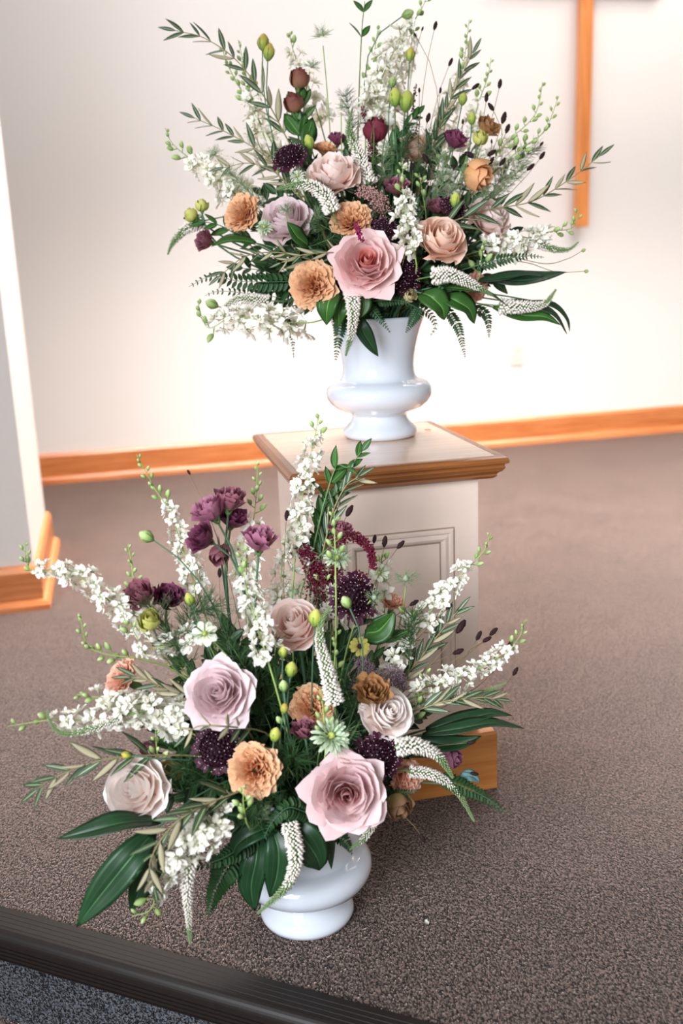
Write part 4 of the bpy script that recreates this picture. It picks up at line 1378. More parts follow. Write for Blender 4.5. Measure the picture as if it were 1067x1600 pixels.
# nigella
nigella('flat greenish white nigella flower below the dark plum lisianthus', B, 320, 990, 0.13, 21, (0.05, 0.35, 1), 'flower', short='the flat nigella flower')
nigella('pale sage double nigella between dark scabious and lisianthus buds', B, 517, 1150, 0.17, 34, (0.3, 0.5, 0.8), 'double', pm=P_NIGG, short='the pale sage nigella')
nigella('spidery nigella pod standing clear before the pedestal panel', B, 634, 905, -0.05, 13, (0.0, 0.9, 0.4), 'pod', n=46)
nigella('pale nigella with threads in front of the amaranth', B, 527, 873, 0.0, 23, (0.1, 0.7, 0.6), 'double', pm=P_NIGG)
nigella('small nigella pod in front of the dark scabious at the back', B, 584, 934, 0.05, 11, (0.4, 0.4, 0.7), 'pod')
nigella('nigella pod caught above the half-open blush rose', B, 463, 925, 0.0, 12, (-0.3, 0.5, 0.7), 'pod', n=40)
nigella('nigella pod low among threads below the peach orange carnation', B, 413, 1265, 0.2, 7, (0.1, 0.3, 1), 'pod', n=40)
nigella('white nigella half hidden at the back by the burnet heads', B, 593, 895, -0.06, 16, (0.1, 0.4, 0.9), 'flower')
head('daisy', 'yellow-green daisy with a dark eye above the antique brown rose', 'daisy', B, 562, 1010, 0.05, 17, (-0.1, 0.3, 1), daisy_set(P_YEL, 11, 0.30, 0.1), calyx=None,
     extra=lambda t, M0, R: part('eye', bud_mesh(BURN, 0.6, 8), t, M0 @ Matrix.Translation((0, 0, -.1 * R)) @ Matrix.Scale(R * .4, 4)))
# broad leaves
big_leaf('long dark leaf pointing at the pier from under the white blush rose', B, [(250, 1284, 0.20), (190, 1285, 0.24), (135, 1300, 0.25), (88, 1311, 0.25)], 44, nrm=(-0.1, 0.8, 0.6))
big_leaf('longest dark leaf hanging down to the step nosing', B, [(240, 1300, 0.22), (205, 1340, 0.26), (160, 1395, 0.27), (119, 1449, 0.27)], 56, nrm=(0.15, 0.5, 1))
big_leaf('dark leaf half hidden behind the longest one near the step', B, [(255, 1330, 0.19), (230, 1365, 0.22), (203, 1425, 0.22)], 40, nrm=(0.3, 0.3, 1))
big_leaf('dark leaf hanging over the urn bowl, pier side of three', B, [(405, 1300, 0.14), (400, 1345, 0.17), (392, 1385, 0.17), (398, 1424, 0.16)], 46, nrm=(-0.2, 0.25, 1))
big_leaf('dark leaf hanging over the middle of the urn bowl', B, [(425, 1295, 0.17), (435, 1330, 0.19), (432, 1370, 0.19), (421, 1402, 0.18)], 46, nrm=(0.05, 0.3, 1))
big_leaf('broad dark leaf with pale veins below the large dusty pink rose', B, [(450, 1283, 0.17), (475, 1310, 0.19), (495, 1340, 0.19), (499, 1360, 0.18)], 58, nrm=(0.15, 0.4, 1))
big_leaf('narrow dark leaf edge-on beside the broad veined one', B, [(480, 1280, 0.16), (510, 1310, 0.17), (518, 1358, 0.165)], 26, nrm=(0.7, 0.3, 0.8))
big_leaf('dark leaf folded over above the urn, pier side', B, [(420, 1270, 0.17), (375, 1262, 0.20), (340, 1262, 0.21), (318, 1275, 0.21)], 48, nrm=(0.0, 0.75, 0.6))
big_leaf('dark leaf curling under the folded one', B, [(440, 1290, 0.15), (400, 1300, 0.18), (370, 1320, 0.18), (363, 1350, 0.17)], 40, nrm=(-0.3, 0.6, 0.7))
big_leaf('uppermost of three long leaves reaching past the pedestal', B, [(665, 1140, 0.03), (715, 1128, 0.04), (765, 1115, 0.04), (800, 1118, 0.04)], 32, nrm=(0.0, 0.8, 0.6))
big_leaf('middle of three long leaves reaching past the pedestal', B, [(660, 1148, 0.05), (710, 1140, 0.06), (765, 1130, 0.06), (819, 1138, 0.06)], 30, nrm=(0.1, 0.9, 0.5))
big_leaf('lowest of three long leaves, resting above the plinth', B, [(650, 1155, 0.05), (690, 1162, 0.06), (725, 1160, 0.06), (752, 1150, 0.06)], 34, nrm=(0.0, 0.7, 0.7))
big_leaf('round glossy green leaf behind the daisy', B, [(570, 990, 0.0), (592, 985, 0.02), (612, 962, 0.02), (614, 955, 0.02)], 44, mt=LEAF_MID, nrm=(0.3, 0.4, 1))
big_leaf('green leaf pointing at the panel under the round one', B, [(590, 1000, 0.0), (615, 995, 0.0), (640, 985, 0.0)], 24, mt=LEAF_MID, nrm=(0.0, 0.7, 0.7))
big_leaf('small blue-green leaf before the plinth', B, [(718, 1218, 0.1), (735, 1212, 0.1), (750, 1222, 0.1)], 20, mt=EUC, mb_=EUC, nrm=(0.1, 0.6, 0.8))
OLL = leaf_mesh('olive', OL_TOP, OL_BOT, 0.105, 6, 0.06, 0.2)
RUS = leaf_mesh('ruscus', LEAF_DARK, LEAF_BOT, 0.24, 6, 0.10, 0.25)
MIDL = leaf_mesh('sprig', LEAF_MID, LEAF_BOT, 0.20, 6, 0.08, 0.25)
branch('olive_branch', 'olive branch drooping over the carpet on the pier side', 'olive', B, [(250, 1180, 0.15), (200, 1182, 0.17), (150, 1190, 0.18), (85, 1215, 0.18), (60, 1232, 0.18)], 8, 0.062, OLL, G_TWIG, bare=0.4, ang=28)
branch('olive_branch', 'olive branch hanging over the long dark leaves towards the step', 'olive', B, [(370, 1238, 0.20), (310, 1262, 0.24), (265, 1295, 0.26), (235, 1345, 0.27), (240, 1385, 0.27)], 10, 0.058, OLL, G_TWIG, bare=0.35, ang=30)
branch('olive_branch', 'olive branch beside the lavender pink rose', 'olive', B, [(310, 1090, 0.12), (270, 1080, 0.13), (225, 1060, 0.13), (205, 1058, 0.13)], 6, 0.050, OLL, G_TWIG, bare=0.5, ang=25)
branch('olive_branch', 'olive branch before the pedestal panel', 'olive', B, [(620, 1075, 0.0), (655, 1030, -0.02), (690, 985, -0.03), (715, 955, -0.03)], 8, 0.055, OLL, G_TWIG, bare=0.5, ang=25)
branch('olive_branch', 'olive tip standing above the amaranth', 'olive', B, [(505, 860, -0.07), (520, 800, -0.08), (540, 760, -0.08), (560, 745, -0.08)], 9, 0.055, OLL, G_TWIG, bare=0.2, ang=30)
branch('olive_branch', 'olive sprig under the lavender pink rose', 'olive', B, [(400, 1140, 0.14), (350, 1135, 0.2), (310, 1135, 0.2), (290, 1150, 0.2)], 5, 0.045, OLL, G_TWIG, bare=0.6, ang=35)
branch('olive_branch', 'olive branch over the three long leaves beside the pedestal', 'olive', B, [(650, 1110, 0.07), (700, 1095, 0.08), (750, 1090, 0.08), (775, 1092, 0.08)], 8, 0.05, OLL, G_TWIG, bare=0.3, ang=25)
branch('green_sprig', 'green leafy sprig overlapping the pedestal edge moulding', 'foliage', B, [(505, 790, -0.08), (525, 730, -0.09), (545, 730, -0.09), (565, 705, -0.09)], 5, 0.045, MIDL, G_STEM, ang=40)
branch('green_sprig', 'broad green sprig beneath the pedestal edge', 'foliage', B, [(500, 880, -0.07), (505, 800, -0.09), (525, 770, -0.09)], 6, 0.055, MIDL, G_STEM_DK, ang=25)
fern('fern frond hanging down beside the urn on the pier side', B, [(370, 1330, 0.14), (352, 1360, 0.17), (335, 1395, 0.17), (325, 1432, 0.16)], 34, n=15)
fern('fern frond reaching towards the hanging larkspur', B, [(400, 1310, 0.15), (350, 1340, 0.19), (315, 1352, 0.2), (292, 1358, 0.2)], 26, n=14)
fern('fern frond lying between peach carnation and dusty pink rose', B, [(480, 1270, 0.17), (450, 1262, 0.19), (425, 1285, 0.2), (412, 1310, 0.2)], 26, n=13)
fern('fern frond drooping in front of the plinth corner', B, [(690, 1215, 0.12), (730, 1232, 0.12), (765, 1250, 0.12), (793, 1274, 0.12)], 22, n=15)
fern('small fern tip under the dark scabious', B, [(600, 1250, 0.12), (620, 1240, 0.13), (655, 1236, 0.13)], 14, n=11)
fern('fern tip below the dusty pink rose on the urn shoulder', B, [(520, 1300, 0.13), (540, 1315, 0.14), (550, 1335, 0.13)], 16, n=9)
# burnet
for a in ((601, 846, -0.07, 20, 8), (626, 851, -0.07, 18, 42), (585, 842, -0.08, 15, 10), (647, 942, -0.04, 17, 60), (720, 979, -0.02, 27, 35), (748, 993, -0.02, 18, 25), (771, 987, -0.02, 18, 45), (761, 999, -0.01, 17, 60),
          (716, 1018, 0.0, 20, 65), (795, 1011, 0.0, 22, 25), (805, 1049, 0.02, 16, 30), (701, 948, -0.03, 14, 45), (295, 738, -0.05, 10, -30), (448, 805, -0.06, 18, 5), (736, 1160, 0.08, 15, 80), (741, 1209, 0.1, 15, 100),
          (660, 1310, 0.13, 17, 150), (546, 798, -0.07, 22, 30), (343, 895, -0.02, 16, 0)):
    burnet(B, *a)
# feathery foliage and the dark leafy heart
for P, ln in (([(420, 1130, 0.08), (380, 1040, 0.10), (345, 985, 0.10)], 0.05), ([(380, 1110, 0.06), (430, 1080, 0.10), (420, 1010, 0.10)], 0.05), ([(300, 1050, 0.06), (260, 990, 0.08), (245, 960, 0.07)], 0.045),
              ([(470, 1200, 0.12), (455, 1180, 0.16), (440, 1195, 0.17)], 0.045), ([(330, 1220, 0.12), (290, 1200, 0.15), (270, 1215, 0.16)], 0.035), ([(430, 1255, 0.17), (410, 1245, 0.2), (395, 1270, 0.21)], 0.035),
              ([(640, 1040, 0.0), (640, 990, 0.0), (645, 965, 0.0)], 0.035), ([(560, 1130, 0.05), (545, 1090, 0.08), (535, 1060, 0.08)], 0.04), ([(290, 1010, 0.06), (300, 960, 0.05), (330, 950, 0.05)], 0.045)):
    feathery(B, P, ln, 'feathery thread-leaved sprig')
rs = random.Random(3)
for a in ((330, 1130, .05), (400, 1120, .04), (450, 1170, .08), (300, 1180, .08), (370, 1240, .10), (440, 1230, .12), (260, 1240, .10), (500, 1170, .07), (560, 1140, .04), (560, 1220, .08), (620, 1170, .03), (420, 1060, .02), (340, 1050, .04), (280, 1080, .04),
          (500, 1060, .0), (560, 1060, -.02), (610, 1020, -.04), (480, 1000, -.05), (330, 1280, .12), (470, 1270, .12), (520, 1250, .10), (400, 1170, .08), (240, 1110, .06), (350, 990, .0), (570, 960, -.06), (500, 930, -.07), (650, 1120, .0), (600, 1230, .07), (300, 1230, .12), (410, 1000, .0), (540, 1010, -.03), (270, 1150, .08)):
    j = (a[0] + rs.uniform(-8, 8), a[1] + rs.uniform(-8, 8))
    c0 = (430 + (j[0] - 430) * 0.45, 1200 + (j[1] - 1200) * 0.45, a[2] * 0.5)
    branch('leafy_sprig', None, 'foliage', B, [c0, ((c0[0] + j[0]) / 2 + rs.uniform(-8, 8), (c0[1] + j[1]) / 2, a[2] * .8), (j[0], j[1], a[2])], 5, 0.058, RUS, G_STEM_DK, ang=48, desc='dark green leafy sprig', group='leafy sprigs of the lower arrangement', flat=1.2)

# ================================================================ UPPER ARRANGEMENT
B = UP
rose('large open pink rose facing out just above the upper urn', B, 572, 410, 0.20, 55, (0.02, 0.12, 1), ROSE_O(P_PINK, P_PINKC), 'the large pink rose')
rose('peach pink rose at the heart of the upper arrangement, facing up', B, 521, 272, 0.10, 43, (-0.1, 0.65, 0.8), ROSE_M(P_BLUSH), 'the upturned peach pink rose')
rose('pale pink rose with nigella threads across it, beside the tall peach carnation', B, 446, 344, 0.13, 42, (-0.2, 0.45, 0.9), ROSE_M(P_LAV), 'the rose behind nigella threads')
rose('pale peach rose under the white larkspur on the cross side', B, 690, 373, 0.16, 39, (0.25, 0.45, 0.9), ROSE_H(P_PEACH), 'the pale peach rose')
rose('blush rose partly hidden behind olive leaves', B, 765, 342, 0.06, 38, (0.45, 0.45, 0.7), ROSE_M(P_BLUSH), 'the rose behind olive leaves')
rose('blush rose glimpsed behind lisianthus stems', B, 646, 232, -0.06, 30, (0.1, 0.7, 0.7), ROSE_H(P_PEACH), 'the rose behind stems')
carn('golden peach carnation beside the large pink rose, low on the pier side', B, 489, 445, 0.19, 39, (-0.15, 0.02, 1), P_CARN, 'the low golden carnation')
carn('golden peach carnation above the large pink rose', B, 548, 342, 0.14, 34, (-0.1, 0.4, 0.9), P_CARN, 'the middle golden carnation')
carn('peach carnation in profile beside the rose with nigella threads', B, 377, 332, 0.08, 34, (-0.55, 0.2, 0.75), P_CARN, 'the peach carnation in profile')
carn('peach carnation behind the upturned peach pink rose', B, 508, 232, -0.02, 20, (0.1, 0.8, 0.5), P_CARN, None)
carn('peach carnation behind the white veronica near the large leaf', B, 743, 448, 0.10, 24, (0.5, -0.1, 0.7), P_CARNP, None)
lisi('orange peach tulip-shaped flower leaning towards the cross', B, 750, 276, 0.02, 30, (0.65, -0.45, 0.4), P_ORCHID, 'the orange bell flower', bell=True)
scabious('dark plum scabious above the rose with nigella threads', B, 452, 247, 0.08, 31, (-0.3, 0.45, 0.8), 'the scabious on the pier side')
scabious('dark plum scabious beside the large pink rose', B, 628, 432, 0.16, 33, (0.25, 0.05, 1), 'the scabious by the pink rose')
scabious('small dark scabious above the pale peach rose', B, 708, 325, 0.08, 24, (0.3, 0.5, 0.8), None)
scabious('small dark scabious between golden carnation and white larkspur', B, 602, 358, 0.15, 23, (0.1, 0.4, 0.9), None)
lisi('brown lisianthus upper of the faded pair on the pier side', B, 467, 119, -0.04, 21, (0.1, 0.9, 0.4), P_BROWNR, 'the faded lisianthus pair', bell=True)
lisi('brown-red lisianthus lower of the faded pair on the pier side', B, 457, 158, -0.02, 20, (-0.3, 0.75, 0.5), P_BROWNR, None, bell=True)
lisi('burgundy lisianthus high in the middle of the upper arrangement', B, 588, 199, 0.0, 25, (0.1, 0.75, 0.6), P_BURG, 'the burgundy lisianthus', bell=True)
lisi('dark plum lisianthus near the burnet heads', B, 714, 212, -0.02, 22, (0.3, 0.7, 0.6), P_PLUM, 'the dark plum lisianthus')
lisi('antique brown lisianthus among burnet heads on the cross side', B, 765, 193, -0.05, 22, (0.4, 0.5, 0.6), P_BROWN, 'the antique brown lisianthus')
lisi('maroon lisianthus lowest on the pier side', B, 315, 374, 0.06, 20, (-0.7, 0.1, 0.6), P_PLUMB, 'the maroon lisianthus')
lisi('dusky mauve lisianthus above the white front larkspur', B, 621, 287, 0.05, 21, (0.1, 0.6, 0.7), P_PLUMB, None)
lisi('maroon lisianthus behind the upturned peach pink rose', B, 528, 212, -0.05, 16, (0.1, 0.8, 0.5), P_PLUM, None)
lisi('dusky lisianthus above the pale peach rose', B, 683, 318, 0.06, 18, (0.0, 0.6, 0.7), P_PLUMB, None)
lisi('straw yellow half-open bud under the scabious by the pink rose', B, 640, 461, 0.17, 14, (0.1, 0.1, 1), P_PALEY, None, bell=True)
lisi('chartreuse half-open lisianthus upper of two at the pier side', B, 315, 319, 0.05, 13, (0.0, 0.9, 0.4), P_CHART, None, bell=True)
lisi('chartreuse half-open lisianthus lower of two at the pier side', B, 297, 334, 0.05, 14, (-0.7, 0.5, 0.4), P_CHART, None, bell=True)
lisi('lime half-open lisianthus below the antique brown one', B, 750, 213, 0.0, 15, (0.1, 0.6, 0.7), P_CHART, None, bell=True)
for a in (('yellow-tipped bud upper of a pair standing clear against the wall', 411, 66, -0.04, 27, 5, BUD_YO), ('yellow-tipped bud lower of a pair standing clear against the wall', 420, 81, -0.04, 28, 8, BUD_YO),
          ('yellow-green bud on a straight stem beside the white centre larkspur', 641, 85, -0.03, 22, 5, BUD_YO), ('plump yellow bud above the burgundy lisianthus', 617, 152, 0.0, 30, 0, BUD_Y), ('plump yellow-green bud beside the first plump one', 635, 158, 0.0, 34, 8, BUD_Y),
          ('small green bud above the two plump buds', 613, 128, -0.01, 18, 10, BUD), ('green bud behind olive leaves near the burnet heads', 723, 155, -0.03, 20, 10, BUD_Y), ('green bud beside the antique brown lisianthus', 737, 185, -0.02, 20, 0, BUD_Y),
          ('lime bud above the pale peach rose', 711, 312, 0.1, 24, 8, BUD_Y), ('round green bud above the scabious on the pier side', 483, 222, 0.03, 24, -20, BUD_Y), ('closed green bud low over the wall on the pier side', 331, 475, 0.08, 22, -70, BUD),
          ('closed green bud nodding at the top of the centre larkspur', 637, 22, -0.06, 20, 70, BUD)):
    bud_stem(a[0], B, a[1], a[2], a[3], a[4], a[5], a[6], fat=0.34)
larkspur('white larkspur behind the long olive branch on the pier side', B, [(430, 260, -0.06), (408, 200, -0.08), (390, 140, -0.10), (372, 62, -0.11)], 0.62, 16, dens=1.25, budpx=7)
larkspur('sparse larkspur tip of green buds beside the long olive branch', B, [(400, 180, -0.10), (365, 120, -0.12), (350, 85, -0.12), (345, 50, -0.12)], 0.10, 13, budpx=7)
larkspur('white larkspur behind the faded lisianthus pair', B, [(500, 190, -0.12), (480, 130, -0.14), (460, 85, -0.15), (452, 50, -0.15)], 0.85, 13, dens=0.9, budpx=7)
larkspur('white larkspur with pale green tip reaching out to the pier', B, [(375, 310, 0.0), (335, 275, 0.0), (300, 250, 0.0), (270, 225, 0.0), (258, 200, 0.0)], 0.60, 15, dens=1.35, budpx=9)
larkspur('second white larkspur massed above the peach carnation in profile', B, [(390, 320, -0.04), (350, 290, -0.06), (320, 255, -0.06)], 0.92, 16, dens=1.1)
larkspur('thick white larkspur at the top centre', B, [(585, 200, -0.03), (592, 140, -0.05), (608, 95, -0.06), (630, 55, -0.07), (655, 20, -0.08), (668, -6, -0.08)], 0.78, 17, dens=1.45, budpx=9)
larkspur('second white larkspur leaning on the thick centre one', B, [(605, 190, -0.08), (618, 130, -0.10), (632, 80, -0.11), (648, 40, -0.11)], 0.9, 15, dens=1.1)
larkspur('pale larkspur with leafy green tip at the very top', B, [(575, 170, -0.08), (583, 100, -0.09), (588, 60, -0.09), (592, 40, -0.09)], 0.30, 14, dens=0.8, budpx=9)
larkspur('white larkspur behind olive leaves at the top on the cross side', B, [(690, 230, -0.08), (700, 170, -0.10), (722, 110, -0.11), (733, 30, -0.12)], 0.60, 14, dens=0.9, budpx=7)
larkspur('white larkspur behind the antique brown lisianthus', B, [(730, 240, -0.08), (745, 170, -0.09), (762, 120, -0.1), (767, 90, -0.1)], 0.55, 14, dens=0.8, budpx=7)
larkspur('green larkspur spray reaching up beside the cross, upper one', B, [(740, 290, -0.05), (790, 225, -0.07), (835, 180, -0.08), (848, 128, -0.08)], 0.30, 14, dens=0.9, budpx=8, budstep=0.9)
larkspur('green larkspur spray nearest the cross', B, [(750, 290, -0.03), (810, 235, -0.04), (850, 205, -0.05), (873, 150, -0.05)], 0.35, 14, dens=0.9, budpx=8, budstep=0.9)
larkspur('white lacy larkspur behind the burnet heads on the cross side', B, [(740, 300, -0.08), (790, 260, -0.1), (825, 225, -0.1)], 0.75, 14, dens=0.9, budpx=7)
larkspur('white larkspur front and centre between large pink and pale peach roses', B, [(648, 395, 0.18), (636, 350, 0.18), (630, 310, 0.16), (629, 252, 0.14)], 0.68, 15, dens=1.35, budpx=8)
larkspur('white larkspur low on the cross side, buds curled up at the tip', B, [(765, 388, 0.08), (810, 378, 0.08), (860, 362, 0.08), (895, 355, 0.08), (905, 325, 0.08)], 0.60, 16, dens=1.3, budpx=8)
larkspur('white larkspur hanging low over the wall on the pier side', B, [(475, 505, 0.14), (420, 502, 0.15), (365, 495, 0.15), (325, 512, 0.15), (308, 470, 0.15)], 0.72, 18, dens=1.35, budpx=9)
larkspur('green larkspur cluster under the pale peach rose', B, [(750, 430, 0.12), (752, 400, 0.12), (755, 375, 0.12)], 0.05, 12, budpx=10)
larkspur('green larkspur buds behind the white front larkspur', B, [(665, 330, 0.05), (660, 300, 0.04), (655, 270, 0.03)], 0.1, 12, budpx=9)
larkspur('white larkspur between dark plum lisianthus and orange bell flower', B, [(700, 310, 0.0), (700, 270, -0.02), (690, 240, -0.03)], 0.7, 13, dens=0.7, budpx=8)
veronica('veronica arching over the rose with nigella threads', B, [(520, 332, 0.16), (508, 305, 0.16), (478, 288, 0.16), (430, 296, 0.15)], wpx=13, green=0.5)
veronica('upright veronica beside the upturned peach pink rose', B, [(576, 288, 0.08), (562, 245, 0.07), (545, 205, 0.06), (550, 172, 0.05)], wpx=12, green=0.6)
veronica('white veronica hanging over the rim of the upper urn', B, [(549, 455, 0.19), (552, 485, 0.20), (549, 520, 0.20), (540, 556, 0.19)], wpx=12, green=0.35)
veronica('white veronica pointing down past the pale peach rose', B, [(675, 432, 0.19), (705, 430, 0.20), (740, 445, 0.20), (770, 462, 0.19)], wpx=13, green=0.35)
veronica('white veronica lowest on the cross side with upturned tip', B, [(780, 478, 0.14), (815, 480, 0.14), (850, 475, 0.14), (869, 452, 0.14)], wpx=12, green=0.3)
veronica('green veronica curling up below the olive branch by the cross', B, [(825, 372, 0.08), (860, 388, 0.08), (888, 390, 0.08), (904, 378, 0.08)], wpx=8, green=0.8)
veronica('greenish veronica drooping lowest to the pier side', B, [(318, 345, 0.03), (290, 358, 0.03), (270, 380, 0.03), (262, 398, 0.03)], wpx=10, green=0.6)
veronica('pale veronica low among leaves on the pier side', B, [(420, 470, 0.10), (370, 468, 0.11), (340, 490, 0.11), (328, 500, 0.11)], wpx=10, green=0.3)
branch('olive_branch', 'longest olive branch reaching up to the pier side', 'olive', B, [(450, 220, -0.03), (415, 155, -0.05), (370, 95, -0.07), (320, 60, -0.08), (275, 48, -0.08)], 11, 0.066, OLL, G_TWIG, bare=0.35, ang=30, flat=0.4)
branch('olive_branch', 'second olive branch below the longest one', 'olive', B, [(460, 290, 0.02), (410, 240, 0.0), (350, 205, -0.02), (305, 185, -0.02)], 10, 0.060, OLL, G_TWIG, bare=0.3, ang=34, flat=0.4)
branch('olive_branch', 'olive branch above the peach carnation in profile', 'olive', B, [(470, 310, 0.08), (430, 270, 0.06), (390, 255, 0.05), (350, 262, 0.05)], 7, 0.055, OLL, G_TWIG, bare=0.3, ang=35)
branch('olive_branch', 'olive branch low over dark leaves on the pier side', 'olive', B, [(500, 410, 0.14), (440, 395, 0.16), (385, 400, 0.16), (345, 430, 0.16)], 8, 0.055, OLL, G_TWIG, bare=0.4, ang=38)
branch('olive_branch', 'olive sprig with pale leaves beside the low golden carnation', 'olive', B, [(540, 395, 0.17), (500, 395, 0.2), (465, 400, 0.21), (440, 410, 0.21)], 5, 0.046, OLL, G_TWIG, bare=0.6, ang=30)
branch('olive_branch', 'olive branch reaching out across the cross', 'olive', B, [(690, 352, 0.12), (760, 328, 0.10), (830, 315, 0.08), (890, 280, 0.07), (935, 245, 0.07)], 12, 0.064, OLL, G_TWIG, bare=0.25, ang=34, flat=0.4)
branch('olive_branch', 'upright olive branch above the dark plum lisianthus', 'olive', B, [(665, 260, -0.02), (690, 190, -0.04), (715, 130, -0.06), (738, 85, -0.06)], 11, 0.062, OLL, G_TWIG, bare=0.25, ang=24, flat=0.5)
branch('green_sprig', 'thin forked green stem with two leaves at the very top', 'foliage', B, [(560, 170, -0.06), (563, 90, -0.07), (566, 38, -0.07), (570, 2, -0.07)], 2, 0.045, MIDL, G_STEM, ang=38, start=0.55, tipleaf=False, flat=0.3)
branch('green_sprig', 'broad green leaves behind the faded lisianthus pair', 'foliage', B, [(490, 260, 0.0), (470, 215, -0.02), (470, 160, -0.04)], 5, 0.070, leaf_mesh('broad', LEAF_MID, LEAF_BOT, 0.27, 6, 0.1, 0.2), G_STEM_DK, ang=30)
branch('green_sprig', 'green leafy stem beside the burgundy lisianthus', 'foliage', B, [(610, 290, 0.0), (620, 220, 0.0), (650, 180, -0.02)], 6, 0.05, MIDL, G_STEM_DK, ang=28)
branch('green_sprig', 'green lisianthus leaves beside the maroon lisianthus', 'foliage', B, [(400, 390, 0.05), (350, 355, 0.05), (310, 345, 0.05)], 5, 0.055, MIDL, G_STEM_DK, ang=35)
big_leaf('pointed green leaf over the rose with nigella threads', B, [(482, 385, 0.16), (465, 370, 0.18), (448, 347, 0.19)], 32, mt=LEAF_MID, nrm=(0.3, 0.4, 1))
big_leaf('green leaf hanging at the rim, pier side of the hanging veronica', B, [(525, 455, 0.18), (512, 475, 0.21), (510, 508, 0.2)], 36, mt=LEAF_MID, nrm=(-0.2, 0.3, 1))
big_leaf('green leaf hanging at the rim close behind the hanging veronica', B, [(535, 465, 0.17), (530, 485, 0.19), (528, 512, 0.18)], 28, mt=LEAF_MID, nrm=(0.2, 0.3, 1))
big_leaf('green leaf on the cross side of the hanging veronica', B, [(560, 450, 0.17), (568, 475, 0.18), (562, 498, 0.18)], 28, mt=LEAF_MID, nrm=(0.2, 0.3, 1))
big_leaf('dark narrow leaf hanging in front of the upper urn neck', B, [(558, 490, 0.16), (566, 515, 0.17), (580, 540, 0.16), (591, 557, 0.15)], 26, nrm=(0.1, 0.2, 1))
big_leaf('broad heart-shaped green leaf below the straw yellow bud', B, [(658, 458, 0.18), (675, 465, 0.20), (690, 480, 0.2), (694, 500, 0.19)], 46, mt=LEAF_MID, nrm=(0.1, 0.45, 1))
big_leaf('second broad green leaf beside the heart-shaped one', B, [(690, 462, 0.17), (712, 470, 0.19), (732, 482, 0.19), (741, 506, 0.18)], 40, mt=LEAF_MID, nrm=(0.1, 0.5, 0.9))
big_leaf('long green leaf under the veronica by the pale peach rose', B, [(685, 450, 0.16), (730, 452, 0.18), (765, 460, 0.18), (790, 475, 0.17)], 26, mt=LEAF_MID, nrm=(0.0, 0.8, 0.6))
big_leaf('long dark leaf pointing past the urn to the cross', B, [(760, 435, 0.10), (800, 438, 0.11), (840, 435, 0.11), (885, 425, 0.11)], 34, nrm=(0.0, 0.6, 0.8))
big_leaf('dark leaf above the upturned veronica', B, [(740, 440, 0.11), (780, 435, 0.12), (820, 428, 0.12), (850, 432, 0.12)], 26, nrm=(0.1, 0.7, 0.6))
big_leaf('long drooping leaf lowest on the cross side', B, [(785, 470, 0.11), (830, 478, 0.12), (865, 492, 0.12), (886, 522, 0.11)], 24, nrm=(0.1, 0.7, 0.7))
big_leaf('green leaf beneath the lowest white veronica', B, [(770, 480, 0.13), (815, 492, 0.13), (850, 495, 0.13), (876, 508, 0.13)], 26, mt=LEAF_MID, nrm=(0.0, 0.4, 1))
big_leaf('narrow leaf tip curling down at the cross side', B, [(830, 470, 0.1), (865, 478, 0.1), (885, 498, 0.1), (890, 518, 0.1)], 14, nrm=(0.2, 0.6, 0.8))
big_leaf('green leaf under the maroon lisianthus', B, [(400, 380, 0.08), (360, 375, 0.08), (330, 385, 0.08)], 28, mt=LEAF_MID, nrm=(0.0, 0.7, 0.7))
fern('dark fern frond hanging by the urn rim', B, [(535, 480, 0.12), (530, 520, 0.15), (524, 565, 0.14)], 18, n=14)
fern('dark fern frond spreading low on the pier side', B, [(450, 440, 0.10), (380, 440, 0.12), (330, 432, 0.12), (295, 448, 0.12)], 24, n=15)
fern('fern tip hanging on the urn neck, cross side', B, [(655, 480, 0.14), (645, 500, 0.15), (634, 520, 0.14)], 14, n=10)
fern('fern frond drooping over the wall below the broad green leaves', B, [(700, 485, 0.14), (715, 510, 0.15), (722, 535, 0.15), (727, 560, 0.14)], 13, n=14)
fern('fern frond drooping near the power outlet', B, [(740, 480, 0.12), (758, 490, 0.13), (763, 505, 0.13), (764, 528, 0.12)], 13, n=12)
fern('fern frond between the two low white flower spikes on the cross side', B, [(745, 415, 0.13), (785, 405, 0.14), (825, 400, 0.14), (850, 402, 0.14)], 16, n=14)
fern('small fern on the urn rim beneath the pink rose', B, [(570, 470, 0.15), (595, 500, 0.17), (610, 520, 0.16)], 13, n=11)
fern('bright fern tips between scabious and heart-shaped leaf', B, [(590, 470, 0.16), (625, 470, 0.18), (650, 480, 0.18)], 14, n=11)
fern('thin pale fern tip hanging under the low white larkspur', B, [(440, 490, 0.12), (455, 515, 0.13), (459, 560, 0.12)], 10, n=12)
fern('fern frond reaching low to the pier behind white larkspur', B, [(470, 470, 0.08), (400, 460, 0.08), (345, 455, 0.08), (320, 462, 0.08)], 20, n=14)
fern('fern behind the urn rim on the cross side', B, [(640, 475, 0.08), (670, 490, 0.09), (680, 510, 0.09), (672, 525, 0.09)], 13, n=10)
nigella('greenish nigella with spidery bracts at the top, pier side of the centre', B, 503, 55, -0.06, 15, (-0.1, 0.8, 0.5), 'double', pm=P_NIG, n=40)
nigella('wispy nigella behind the upper faded lisianthus', B, 487, 103, -0.06, 9, (0.3, 0.7, 0.5), 'pod', n=40)
nigella('tiny nigella pod on a thin stem above the upturned peach pink rose', B, 533, 168, -0.03, 7, (0.0, 0.9, 0.4), 'pod', n=26)
nigella('greenish nigella laid over the pale pink rose', B, 447, 328, 0.19, 9, (0.1, 0.3, 1), 'pod', n=46)
nigella('pale nigella between peach carnation and rose on the pier side', B, 413, 355, 0.15, 15, (-0.2, 0.3, 1), 'double', pm=P_NIGG)
nigella('pale nigella under the dark scabious on the pier side', B, 465, 275, 0.12, 13, (-0.2, 0.4, 0.9), 'double', pm=P_NIG)
